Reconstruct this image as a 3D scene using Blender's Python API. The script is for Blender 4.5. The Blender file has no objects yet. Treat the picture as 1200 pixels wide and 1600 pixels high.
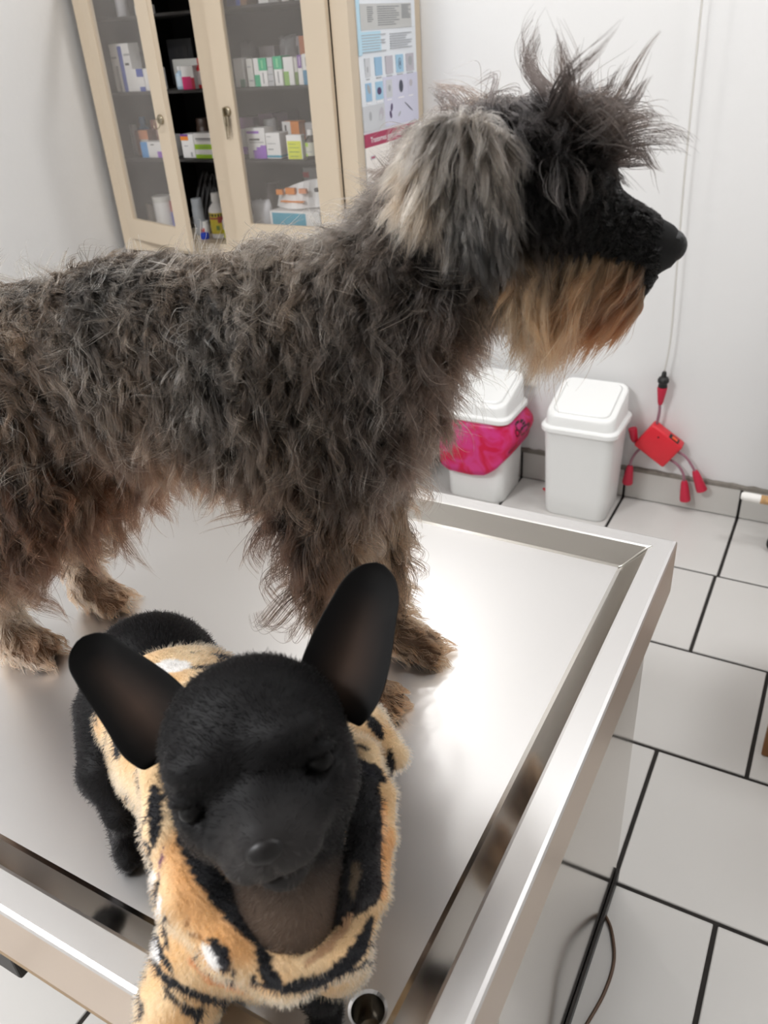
import bpy, bmesh, math, random
import numpy as np
from mathutils import Vector, Matrix

# ------------------------------------------------------------------ camera, light, exposure
S = bpy.context.scene
COL = S.collection
def cam_axes(p, r, y):
    fwd = Vector((math.sin(y)*math.cos(p), math.cos(y)*math.cos(p), -math.sin(p)))
    right0 = Vector((math.cos(y), -math.sin(y), 0)); up0 = right0.cross(fwd)
    return math.cos(r)*right0+math.sin(r)*up0, -math.sin(r)*right0+math.cos(r)*up0, fwd
CR, CU, CF = cam_axes(0.535454225, -0.0717961193, -0.537572032)
CAM = Vector((0, 0, 1.36))
cd = bpy.data.cameras.new('camera'); cam = bpy.data.objects.new('camera', cd); COL.objects.link(cam)
cd.sensor_fit = 'AUTO'; cd.sensor_width = 36; cd.lens = 36*1269.55/1600
cd.clip_start = 0.02
M = Matrix.Identity(4)
for i in range(3):
    M[i][0], M[i][1], M[i][2], M[i][3] = CR[i], CU[i], -CF[i], CAM[i]
cam.matrix_world = M
S.camera = cam
cd.dof.use_dof = True; cd.dof.focus_distance = 0.95; cd.dof.aperture_fstop = 8.0

w = bpy.data.worlds.new('world'); S.world = w; w.use_nodes = True
w.node_tree.nodes['Background'].inputs[0].default_value = (0.9, 0.93, 1, 1)
w.node_tree.nodes['Background'].inputs[1].default_value = 0.05

def area_lamp(name, loc, size, power, color, target=None, shape='DISK', size_y=None):
    l = bpy.data.lights.new(name, 'AREA'); l.shape = shape; l.size = size
    if size_y: l.size_y = size_y
    l.energy = power; l.color = color
    o = bpy.data.objects.new(name, l); COL.objects.link(o); o.location = loc
    d = (Vector(target) if target else Vector(loc)+Vector((0, 0, -1)))-Vector(loc)
    o.rotation_euler = d.to_track_quat('-Z', 'Y').to_euler()
    return o
def bulb_lamp(name, loc, radius, power, color):
    l = bpy.data.lights.new(name, 'POINT'); l.energy = power; l.color = color; l.shadow_soft_size = radius
    o = bpy.data.objects.new(name, l); COL.objects.link(o); o.location = loc
    return o
bulb_lamp('wall_lamp_light', (-1.15, 1.95, 2.12), 0.05, 10, (1.0, 1.0, 1.0))
area_lamp('ceiling_lamp_light', (-0.24, 1.33, 2.5), 0.24, 6.5, (0.98, 0.99, 1.0))
area_lamp('left_fill_light', (-1.6, -0.55, 2.5), 0.6, 60, (0.975, 0.985, 1.0))  # added fill to brighten the left wall, stands for no known lamp
area_lamp('right_fill_light', (0.55, 1.75, 2.5), 0.6, 13, (0.98, 0.985, 1.0))  # invented fill for back wall and floor, set clear of the tray glare
S.view_settings.view_transform = 'Standard'; S.view_settings.look = 'None'
S.view_settings.gamma = 1; S.view_settings.use_curve_mapping = False
S.view_settings.exposure = 0.13
S.cycles.max_bounces = 12; S.cycles.transparent_max_bounces = 24
S.cycles.caustics_reflective = False; S.cycles.caustics_refractive = False
S.cycles.sample_clamp_indirect = 6

# ------------------------------------------------------------------ helpers
def srgb(r, g, b):
    f = lambda c: (c/255/12.92) if c/255 <= .04045 else ((c/255+.055)/1.055)**2.4
    return (f(r), f(g), f(b), 1)
MATS = {}
def mat(name, col=(200, 200, 200), rough=.5, metal=0, var=0, scale=30, bump=0, bscale=80, trans=0, coat=0, sheen=0, alpha=1, spec=.5, sub=0):
    """Principled material; var mixes a noise into the base colour, bump adds fine relief."""
    if name in MATS: return MATS[name]
    m = bpy.data.materials.new(name); m.use_nodes = True; MATS[name] = m
    nt = m.node_tree; b = nt.nodes['Principled BSDF']; c = srgb(*col)
    b.inputs['Base Color'].default_value = c; b.inputs['Roughness'].default_value = rough
    b.inputs['Metallic'].default_value = metal; b.inputs['Transmission Weight'].default_value = trans
    b.inputs['Coat Weight'].default_value = coat; b.inputs['Sheen Weight'].default_value = sheen
    b.inputs['Alpha'].default_value = alpha; b.inputs['Specular IOR Level'].default_value = spec
    if sub: b.inputs['Subsurface Weight'].default_value = sub; b.inputs['Subsurface Radius'].default_value = (.01, .01, .01)
    if var or bump:
        tc = nt.nodes.new('ShaderNodeTexCoord')
    if var:
        n = nt.nodes.new('ShaderNodeTexNoise'); n.inputs['Scale'].default_value = scale; n.inputs['Detail'].default_value = 6
        nt.links.new(tc.outputs['Object'], n.inputs['Vector'])
        mx = nt.nodes.new('ShaderNodeMix'); mx.data_type = 'RGBA'
        mx.inputs[6].default_value = tuple(x*(1-var) for x in c[:3])+(1,); mx.inputs[7].default_value = tuple(min(1, x*(1+var)) for x in c[:3])+(1,)
        nt.links.new(n.outputs[0], mx.inputs[0]); nt.links.new(mx.outputs[2], b.inputs['Base Color'])
    if bump:
        n = nt.nodes.new('ShaderNodeTexNoise'); n.inputs['Scale'].default_value = bscale; n.inputs['Detail'].default_value = 5
        nt.links.new(tc.outputs['Object'], n.inputs['Vector'])
        bp = nt.nodes.new('ShaderNodeBump'); bp.inputs['Strength'].default_value = bump; bp.inputs['Distance'].default_value = .002
        nt.links.new(n.outputs[0], bp.inputs['Height']); nt.links.new(bp.outputs[0], b.inputs['Normal'])
    return m

def link(name, me, parent=None):
    o = bpy.data.objects.new(name, me); COL.objects.link(o)
    if parent is not None: o.parent = parent
    return o
def obj(name, bm, mats, parent=None, smooth=False, angle=None):
    me = bpy.data.meshes.new(name); bm.to_mesh(me); bm.free()
    for m in (mats if isinstance(mats, (list, tuple)) else [mats]): me.materials.append(m)
    if smooth:
        me.polygons.foreach_set('use_smooth', [True]*len(me.polygons))
        if angle: me.set_sharp_from_angle(angle=math.radians(angle))
    o = link(name, me)
    if parent is not None:
        o.parent = parent
        o.matrix_parent_inverse = Matrix.Translation(-parent_loc(parent))
    return o
def parent_loc(p):
    return p.location.copy() if p.type == 'EMPTY' else Vector((0, 0, 0))
def thing(name, label, cat, loc=(0, 0, 0), group=None):
    o = bpy.data.objects.new(name, None); COL.objects.link(o); o.location = loc; o.empty_display_size = .05
    return tag(o, label, cat, group)
def tag(o, label=None, cat=None, group=None, kind=None):
    if label: o['label'] = label
    if cat: o['category'] = cat
    if group: o['group'] = group
    if kind: o['kind'] = kind
    return o
def box(bm, x0, x1, y0, y1, z0, z1, mi=0, bevel=0, seg=2):
    r = bmesh.ops.create_cube(bm, size=1)
    vs = r['verts']
    for v in vs:
        v.co = Vector(((x0+x1)/2+v.co.x*(x1-x0), (y0+y1)/2+v.co.y*(y1-y0), (z0+z1)/2+v.co.z*(z1-z0)))
    fs = {f for v in vs for f in v.link_faces}
    for f in fs: f.material_index = mi
    if bevel:
        es = {e for v in vs for e in v.link_edges}
        bmesh.ops.bevel(bm, geom=list(es), offset=bevel, segments=seg, affect='EDGES', profile=.5, material=mi)
    return vs
def BM(*a, **k):
    bm = bmesh.new(); box(bm, *a, **k); return bm
def lathe(bm, prof, cx=0, cy=0, seg=24, mi=0, cap=True):
    rings = []
    for r, z in prof:
        rings.append([bm.verts.new((cx+r*math.cos(2*math.pi*k/seg), cy+r*math.sin(2*math.pi*k/seg), z)) for k in range(seg)])
    for a, b in zip(rings, rings[1:]):
        for k in range(seg):
            f = bm.faces.new((a[k], a[(k+1) % seg], b[(k+1) % seg], b[k])); f.material_index = mi
    if cap:
        bm.faces.new(rings[0][::-1]).material_index = mi; bm.faces.new(rings[-1]).material_index = mi
    return rings
def tube(bm, pts, r, seg=8, mi=0, caps=True):
    pts = [Vector(p) for p in pts]; rings = []
    rr = r if isinstance(r, (list, tuple)) else [r]*len(pts)
    t0 = (pts[1]-pts[0]).normalized()
    n = t0.orthogonal().normalized()
    for i, p in enumerate(pts):
        t = ((pts[min(i+1, len(pts)-1)]-pts[max(i-1, 0)])).normalized()
        n = (n-t*n.dot(t)).normalized(); b = t.cross(n)
        rings.append([bm.verts.new(p+rr[i]*(math.cos(2*math.pi*k/seg)*n+math.sin(2*math.pi*k/seg)*b)) for k in range(seg)])
    for a, b in zip(rings, rings[1:]):
        for k in range(seg):
            bm.faces.new((a[k], a[(k+1) % seg], b[(k+1) % seg], b[k])).material_index = mi
    if caps:
        bm.faces.new(rings[0][::-1]).material_index = mi; bm.faces.new(rings[-1]).material_index = mi
def spline(pts, n=8):
    """Catmull-Rom through the points"""
    P = [Vector(p) for p in pts]; P = [2*P[0]-P[1]]+P+[2*P[-1]-P[-2]]; out = []
    for i in range(1, len(P)-2):
        for k in range(n):
            t = k/n; a, b, c, d = P[i-1:i+3]
            out.append(.5*((2*b)+(c-a)*t+(2*a-5*b+4*c-d)*t*t+(3*b-a-3*c+d)*t**3))
    out.append(P[-2]); return out
def loft(bm, rings, mi=0, cap0=True, cap1=True):
    R = [[bm.verts.new(p) for p in r] for r in rings]; n = len(R[0])
    for a, b in zip(R, R[1:]):
        for k in range(n): bm.faces.new((a[k], a[(k+1) % n], b[(k+1) % n], b[k])).material_index = mi
    if cap0: bm.faces.new(R[0][::-1]).material_index = mi
    if cap1: bm.faces.new(R[-1]).material_index = mi
    return R
def rrect(cx, cy, hx, hy, r, z, seg=5, zf=None):
    out = []
    for q, (sx, sy) in enumerate(((1, 1), (-1, 1), (-1, -1), (1, -1))):
        for k in range(seg+1):
            a = math.pi/2*(q+k/seg)
            x = cx+sx*(hx-r)+r*math.cos(a); y = cy+sy*(hy-r)+r*math.sin(a)
            out.append(Vector((x, y, zf(x, y) if zf else z)))
    return out
random.seed(7)

# ------------------------------------------------------------------ room
WB, WL, WR, WF, HC = 2.37, -2.12, 1.7, -1.6, 2.6
m_wall = mat('wall paint', (226, 225, 224), .55, var=.025, scale=3, bump=.25, bscale=60)
m_ceil = mat('ceiling paint', (228, 226, 222), .8)
def wall(name, *b):
    return tag(obj(name, BM(*b), m_wall), kind='structure')
wall('wall_back', WL-.1, WR+.1, WB, WB+.1, 0, HC)
wall('wall_left', WL-.1, WL, WF, WB, 0, HC)
wall('wall_right', WR, WR+.1, WF, WB, 0, HC)
wall('wall_front', WL-.1, WR+.1, WF-.1, WF, 0, HC)
tag(obj('ceiling', BM(WL-.1, WR+.1, WF-.1, WB+.1, HC, HC+.1), m_ceil), kind='structure')
m_grout = mat('dark grout', (38, 34, 31), .9, var=.5, scale=25, bump=.5, bscale=200)
m_tile = mat('glazed white tile', (206, 203, 199), .32, var=.02, scale=6, coat=.1)
floor = tag(obj('floor', BM(WL-.1, WR+.1, WF-.1, WB+.1, -.1, -.004), m_grout), kind='structure')
TS = .350
def tile_bm(x0, x1, y0, y1):
    bm = bmesh.new(); g = .0042
    box(bm, x0+g, x1-g, y0+g, y1-g, -.012, 0, bevel=.0015, seg=1); return bm
rows = []
yk = 1.3255
k0 = math.floor((WF-yk)/TS)-1
for k in range(k0, 8):
    y0 = yk+k*TS; y1 = min(y0+TS, WB)
    if y1 < WF or y0 >= WB-.01: continue
    off = (-.1525 if k % 2 else .0255)
    if k == 2: off = -.146
    x = off-math.ceil((off-WL)/TS)*TS
    while x < WR:
        obj('tile', tile_bm(max(x, WL-.05), min(x+TS, WR+.05), max(y0, WF-.05), y1), m_tile, floor)
        x += TS
# tile skirting along the back wall, its top edge rough with grey mortar
m_skirt = mat('skirting tile', (196, 193, 188), .35, var=.03, scale=8)
m_mort = mat('grey mortar', (128, 122, 114), .95, var=.35, scale=60, bump=1, bscale=150)
sk = tag(obj('baseboard_back', BM(-1.17, WR, WB-.006, WB, 0, .1), m_grout), kind='structure')
x = -.146-3*TS
while x < WR:
    a, b = max(x, -1.17), min(x+TS, WR)
    bm = bmesh.new(); box(bm, a+.004, b-.004, WB-.011, WB-.001, .003, .1, bevel=.0015, seg=1); obj('tile', bm, m_skirt, sk); x += TS
bm = bmesh.new(); random.seed(3); top = []; n = 150
for i in range(n+1):
    xx = -1.17+i*(WR+1.17)/n; h = .1105+random.uniform(-.002, .0035)
    top.append([bm.verts.new((xx, WB-.0115, .0985)), bm.verts.new((xx, WB-.009-random.uniform(0, .002), h-.003)), bm.verts.new((xx, WB+.001, h))])
for a, b in zip(top, top[1:]):
    for k in range(2): bm.faces.new((a[k], b[k], b[k+1], a[k+1]))
obj('mortar_edge', bm, m_mort, sk)
# ------------------------------------------------------------------ steel examination table
def steel(name, col, rough, bump=.015):
    m = bpy.data.materials.new(name); m.use_nodes = True; nt = m.node_tree; b = nt.nodes['Principled BSDF']
    b.inputs['Metallic'].default_value = 1; b.inputs['Base Color'].default_value = srgb(*col)
    tc = nt.nodes.new('ShaderNodeTexCoord'); mp = nt.nodes.new('ShaderNodeMapping'); mp.inputs['Scale'].default_value = (6, 260, 260)
    n = nt.nodes.new('ShaderNodeTexNoise'); n.inputs['Scale'].default_value = 3; n.inputs['Detail'].default_value = 4
    nt.links.new(tc.outputs['Object'], mp.inputs[0]); nt.links.new(mp.outputs[0], n.inputs['Vector'])
    mr = nt.nodes.new('ShaderNodeMapRange'); mr.inputs['To Min'].default_value = rough-.012; mr.inputs['To Max'].default_value = rough+.012
    nt.links.new(n.outputs[0], mr.inputs[0]); nt.links.new(mr.outputs[0], b.inputs['Roughness'])
    bp = nt.nodes.new('ShaderNodeBump'); bp.inputs['Strength'].default_value = bump; bp.inputs['Distance'].default_value = .0006
    nt.links.new(n.outputs[0], bp.inputs['Height']); nt.links.new(bp.outputs[0], b.inputs['Normal'])
    return m
m_steel = steel('brushed steel', (210, 208, 207), .37, bump=0)
m_slope = steel('polished rim steel', (188, 184, 179), .15, bump=0)
m_apron = steel('reflection tinted apron steel', (198, 180, 163), .3)  # brown tint stands in for the reflection of brown surroundings not modelled
m_panel = steel('polished pedestal steel', (186, 178, 168), .1)
m_dark = mat('dark metal', (32, 29, 27), .45, metal=.6)
m_wood = mat('worn plywood', (158, 132, 100), .6, var=.3, scale=14, bump=.4, bscale=60)
TXR, TYB, TYF, TXL = -.133, 1.019, .198, -1.36       # rim outer
TZ, TT = .72, .697
table = thing('examination_table', 'steel veterinary examination table with raised rim, both dogs standing on it', 'table', (-.75, .6, 0))
rw, sl = .0325, .029
bm = bmesh.new()
def ring(o, z): # rectangle corners inset o from outer rim
    return [(TXL+o, TYF+o, z), (TXR-o, TYF+o, z), (TXR-o, TYB-o, z), (TXL+o, TYB-o, z)]
def apron(z): return [(TXL, TYF, z), (TXR, TYF, z), (TXR, TYB, z), (TXL, TYB, z)]
levels = [ring(.0, .632), ring(0, TZ-.005), ring(.0015, TZ-.0015), ring(.005, TZ), ring(rw-.003, TZ), ring(rw, TZ-.001), ring(rw+sl-.002, TT+.0012), ring(rw+sl+.003, TT)]
LV = [[bm.verts.new(p) for p in r] for r in levels]
for i, (a, b) in enumerate(zip(LV, LV[1:])):
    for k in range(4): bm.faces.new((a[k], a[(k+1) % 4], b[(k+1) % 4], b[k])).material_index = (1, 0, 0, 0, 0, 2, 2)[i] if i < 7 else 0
# tray floor with a drain hole
hx, hy, hr = -.2155, .2815, .0135
inn = LV[-1]
sq = [bm.verts.new((hx+sx*.022, hy+sy*.022, TT)) for sx, sy in ((-1, -1), (1, -1), (1, 1), (-1, 1))]
for k in range(4): bm.faces.new((inn[k], inn[(k+1) % 4], sq[(k+1) % 4], sq[k]))
N = 32; circ = [bm.verts.new((hx+hr*1.18*math.cos(2*math.pi*k/N-math.pi*.75), hy+hr*1.18*math.sin(2*math.pi*k/N-math.pi*.75), TT)) for k in range(N)]
c2 = [bm.verts.new((hx+hr*math.cos(2*math.pi*k/N-math.pi*.75), hy+hr*math.sin(2*math.pi*k/N-math.pi*.75), TT-.0022)) for k in range(N)]
for q in range(4):
    for k in range(8):
        a, b = circ[(q*8+k) % N], circ[(q*8+k+1) % N]
        bm.faces.new((sq[q], b, a) if False else (sq[q], a, b)) if k < 4 else bm.faces.new((sq[(q+1) % 4], a, b))
    bm.faces.new((sq[q], circ[(q*8+4) % N], sq[(q+1) % 4]))
for k in range(N): bm.faces.new((circ[k], circ[(k+1) % N], c2[(k+1) % N], c2[k]))
bmesh.ops.recalc_face_normals(bm, faces=bm.faces)
# the apron runs up towards the back right corner
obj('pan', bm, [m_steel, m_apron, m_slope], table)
# drain cup under the hole
bm = bmesh.new(); lathe(bm, [(hr, TT-.002), (hr-.0006, TT-.03), (hr-.003, TT-.034)], hx, hy, 32, cap=False)
lathe(bm, [(hr-.003, TT-.034), (.0001, TT-.035)], hx, hy, 32, cap=False)
obj('drain_cup', bm, steel('drain steel', (150, 146, 140), .2), table, smooth=True)
# weld bead at the back right corner and back left corner
bm = bmesh.new()
tube(bm, spline([(TXR-rw+.003, TYB-rw+.004, TZ+.0003), (TXR-rw-.006, TYB-rw-.006, TZ-.0045), (TXR-rw-sl+.003, TYB-rw-sl+.003, TT+.002), (TXR-rw-sl-.003, TYB-rw-sl-.003, TT+.0005)], 6), .0019, 8)
obj('weld_bead', bm, steel('weld steel', (240, 238, 232), .2), table, smooth=True)
# boards under the pan, pedestal with polished side
bm = BM(TXL+.004, TXR-.004, TYF+.003, TYF+.03, .612, .631, bevel=.001); obj('front_board', bm, m_wood, table)
bm = BM(TXL+.02, TXR-.02, TYF+.03, TYB-.004, .618, .6315); obj('under_board', bm, m_wood, table)
PX0, PX1, PY0, PY1 = -1.2, -.151, .40, .981
obj('pedestal', BM(PX0, PX1, PY0, PY1, .012, .6185, bevel=.002), m_panel, table)
bm = BM(PX1+.0005, PX1+.006, PY0-.002, PY1+.003, .0, .03, bevel=.001)
obj('base_strip', bm, m_dark, table)
bm = bmesh.new(); box(bm, -.70, -.597, TYF+.012, TYF+.05, .545, .612, bevel=.003)
box(bm, -.66, -.62, TYF+.02, .41, .56, .60, bevel=.002)
obj('bracket', bm, m_dark, table)
# cable looping from under the pedestal strip on the floor
bm = bmesh.new()
tube(bm, spline([(-.149, .905, .004), (-.13, .88, .004), (-.112, .83, .004), (-.112, .77, .004), (-.125, .70, .004), (-.138, .62, .004), (-.146, .5, .004)], 8), .0028, 8)
tag(obj('floor_cable', bm, mat('brown cable', (86, 62, 44), .5), smooth=True), 'thin brown cable looping on the floor beside the table pedestal', 'cable')

# ------------------------------------------------------------------ medicine cabinet
m_cream = mat('cream cabinet enamel', (202, 186, 164), .42, var=.03, scale=4, bump=.08, bscale=40)
m_inner = mat('dark cabinet inside', (34, 31, 29), .7)
m_brown = mat('lower cabinet wood', (62, 47, 37), .45, var=.3, scale=9)
def glass_mat(name, dust, col):
    m = bpy.data.materials.new(name); m.use_nodes = True; nt = m.node_tree; nt.nodes.clear()
    out = nt.nodes.new('ShaderNodeOutputMaterial'); tr = nt.nodes.new('ShaderNodeBsdfTransparent'); gl = nt.nodes.new('ShaderNodeBsdfGlossy')
    gl.inputs['Roughness'].default_value = .03; mx = nt.nodes.new('ShaderNodeMixShader'); mx.inputs[0].default_value = .045; nt.links.new(tr.outputs[0], mx.inputs[1]); nt.links.new(gl.outputs[0], mx.inputs[2])
    df = nt.nodes.new('ShaderNodeBsdfDiffuse'); df.inputs[0].default_value = srgb(*col)
    n = nt.nodes.new('ShaderNodeTexNoise'); n.inputs['Scale'].default_value = 9; n.inputs['Detail'].default_value = 5
    tc = nt.nodes.new('ShaderNodeTexCoord'); nt.links.new(tc.outputs['Object'], n.inputs['Vector'])
    mr = nt.nodes.new('ShaderNodeMapRange'); mr.inputs['To Min'].default_value = dust*.6; mr.inputs['To Max'].default_value = dust*1.4
    nt.links.new(n.outputs[0], mr.inputs[0])
    m2 = nt.nodes.new('ShaderNodeMixShader'); nt.links.new(mr.outputs[0], m2.inputs[0]); nt.links.new(mx.outputs[0], m2.inputs[1]); nt.links.new(df.outputs[0], m2.inputs[2])
    nt.links.new(m2.outputs[0], out.inputs[0]); return m
m_glass = glass_mat('dusty cabinet glass', .07, (210, 200, 190))
m_glass2 = glass_mat('dustier cabinet glass', .11, (205, 198, 192))
m_chrome = mat('worn chrome', (170, 160, 140), .25, metal=1)
CX0, CX1, CY0, CY1 = -2.09, -1.18, 1.975, 2.368
cab = thing('medicine_cabinet', 'cream metal medicine cabinet with two glazed doors, left door ajar', 'cabinet', (-1.635, 2.17, 0))
T = .016
for name, b in (('side_panel', (CX0, CX0+T, CY0+.004, CY1, .80, 1.60)), ('side_panel', (CX1-T, CX1, CY0+.004, CY1, .80, 1.60)),
                ('top_panel', (CX0, CX1, CY0+.004, CY1, 1.60, 1.62))):
    obj(name, BM(*b, bevel=.001), m_cream, cab)
obj('back_panel', BM(CX0+T, CX1-T, CY1-.012, CY1, .80, 1.60), m_inner, cab)
for xa in (CX0+T, CX1-T-.004): obj('inner_lining', BM(xa, xa+.004, CY0+.03, CY1-.012, .83, 1.60), m_inner, cab)
obj('stile', BM(CX0, -2.042, CY0, CY0+.02, .79, 1.62, bevel=.0015), m_cream, cab)
obj('stile', BM(-1.229, CX1+.001, CY0, CY0+.02, .79, 1.62, bevel=.0015), m_cream, cab)
obj('centre_post', BM(-1.662, -1.604, CY0-.002, CY0+.02, .826, 1.60, bevel=.002), m_cream, cab)
obj('bottom_rail', BM(-2.042, -1.229, CY0+.001, CY0+.02, .79, .8285, bevel=.0015), m_cream, cab)
obj('floor_panel', BM(CX0+T, CX1-T, CY0+.02, CY1-.012, .80, .83), m_cream, cab)
obj('top_rail', BM(-2.042, -1.229, CY0+.001, CY0+.02, 1.57, 1.62, bevel=.0015), m_cream, cab)
for z in (1.063, 1.245, 1.435):
    obj('shelf', BM(CX0+T+.004, CX1-T-.004, CY0+.022, CY1-.014, z-.007, z), m_inner, cab)
obj('plinth', BM(CX0, CX1, CY0+.01, CY1, 0, .79, bevel=.003), m_brown, cab)
def door(x0, x1, z0, z1, gx0, gx1, gz0, gz1, hinge, ang, glass, lock):
    """frame with opening, pane, lock; built closed about the hinge, then swung"""
    R = Matrix.Translation(Vector((hinge, CY0, 0))) @ Matrix.Rotation(-math.radians(ang), 4, 'Z') @ Matrix.Translation(Vector((-hinge, -CY0, 0)))
    y0, y1 = CY0-.016, CY0-.001
    bm = bmesh.new()
    o = [(x0, z0), (x1, z0), (x1, z1), (x0, z1)]; q = [(gx0, gz0), (gx1, gz0), (gx1, gz1), (gx0, gz1)]
    V = {}
    for key, pts, y in (('of', o, y0), ('ob', o, y1), ('if', q, y0), ('ib', q, y1)):
        V[key] = [bm.verts.new((x, y, z)) for x, z in pts]
    for k in range(4):
        l = (k+1) % 4
        bm.faces.new((V['of'][k], V['of'][l], V['if'][l], V['if'][k])); bm.faces.new((V['ob'][l], V['ob'][k], V['ib'][k], V['ib'][l]))
        bm.faces.new((V['of'][l], V['of'][k], V['ob'][k], V['ob'][l])); bm.faces.new((V['if'][k], V['if'][l], V['ib'][l], V['ib'][k]))
    bmesh.ops.recalc_face_normals(bm, faces=bm.faces)
    bmesh.ops.bevel(bm, geom=list(bm.edges), offset=.0015, segments=2, affect='EDGES')
    bmesh.ops.transform(bm, matrix=R, verts=bm.verts)
    d = obj('door', bm, m_cream, cab)
    bm = BM(gx0-.004, gx1+.004, CY0-.010, CY0-.007, gz0-.004, gz1+.004); bmesh.ops.transform(bm, matrix=R, verts=bm.verts)
    obj('glass_pane', bm, glass, d)
    lx, lz = lock
    bm = bmesh.new(); lathe(bm, [(.004, 0), (.0125, .0005), (.0125, .006), (.010, .009), (.004, .0095)], 0, 0, 20)
    bmesh.ops.transform(bm, matrix=R @ Matrix.Translation(Vector((lx, y0, lz))) @ Matrix.Rotation(math.radians(90), 4, 'X'), verts=bm.verts)
    obj('lock', bm, m_chrome, d, smooth=True, angle=40)
    return d, R
d1, R1 = door(-2.04, -1.668, .833, 1.585, -1.99, -1.733, .896, 1.53, -2.04, 18, m_glass2, (-1.70, 1.185))
d2, R2 = door(-1.604, -1.231, .830, 1.585, -1.548, -1.303, .896, 1.53, -1.231, 0, m_glass, (-1.574, 1.192))
# key ring on the left lock, bunch of keys under the right lock
bm = bmesh.new(); c = R1 @ Vector((-1.70, CY0-.03, 1.176))
tube(bm, [c+Vector((.004*math.sin(a), .004*math.cos(a*.5), 0))+.013*Vector((math.cos(a), 0, math.sin(a))) for a in [2*math.pi*k/20 for k in range(21)]], .0012, 6)
obj('key_ring', bm, m_chrome, d1, smooth=True)
bm = bmesh.new()
box(bm, -1.5775, -1.5745, CY0-.036, CY0-.024, 1.181, 1.203, bevel=.001)
for k, (dx, l) in enumerate(((0, .036), (.006, .05), (-.004, .058))):
    box(bm, -1.580+dx, -1.572+dx, CY0-.032+k*.003, CY0-.030+k*.003, 1.181-l*.45, 1.181, bevel=.0008)
    box(bm, -1.578+dx, -1.574+dx, CY0-.032+k*.003, CY0-.030+k*.003, 1.181-l, 1.181-l*.45)
obj('key_bunch', bm, m_chrome, d2)

# ------------------------------------------------------------------ stock on the shelves
PAL = dict(navy=(40, 50, 110), brown=(130, 96, 70), blue=(62, 84, 170), white=(236, 234, 232), offwhite=(214, 212, 206), grey=(160, 160, 162), midgrey=(150, 150, 150),
           dgreen=(36, 120, 92), green=(44, 176, 128), lgreen=(120, 205, 150), palegrey=(196, 196, 198), leaf=(140, 186, 92), olive=(112, 140, 70), purple=(112, 62, 150), lilac=(200, 180, 215),
           steelblue=(72, 140, 176), duskgrey=(140, 132, 136), orange=(196, 112, 62), orange2=(232, 138, 46), dark=(60, 58, 60), dark2=(52, 50, 50), violet=(150, 92, 196), teal=(70, 160, 186), yellow=(216, 222, 46),
           peach=(226, 150, 110), mauve=(140, 104, 140), plum=(84, 64, 84), red=(222, 52, 60), crimson=(190, 30, 60), magenta=(214, 44, 112), rust=(150, 96, 80), rust2=(170, 80, 76), indigo=(82, 86, 176),
           skyblue=(92, 160, 220), lime=(164, 206, 40), milky=(214, 214, 218), milky2=(196, 190, 192), cream=(208, 198, 186), cobalt=(40, 70, 190), paleblue=(186, 208, 226), paleblue2=(206, 222, 236), bluebottle=(86, 150, 206),
           blackish=(44, 44, 46), darkbrown=(70, 54, 44), amber=(46, 32, 24), whitelabel=(232, 220, 220), palelabel=(206, 206, 190), yellowlabel=(214, 196, 66))
def pm(k, r=.42): return mat('pack '+k, PAL[k], r)
m_clear = mat('clear plastic film', (200, 200, 205), .25, alpha=.35)
m_smoke = mat('smoky plastic film', (150, 150, 152), .25, alpha=.55)
m_clearjar = mat('clear plastic jar', (215, 220, 225), .2, alpha=.45)
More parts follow.
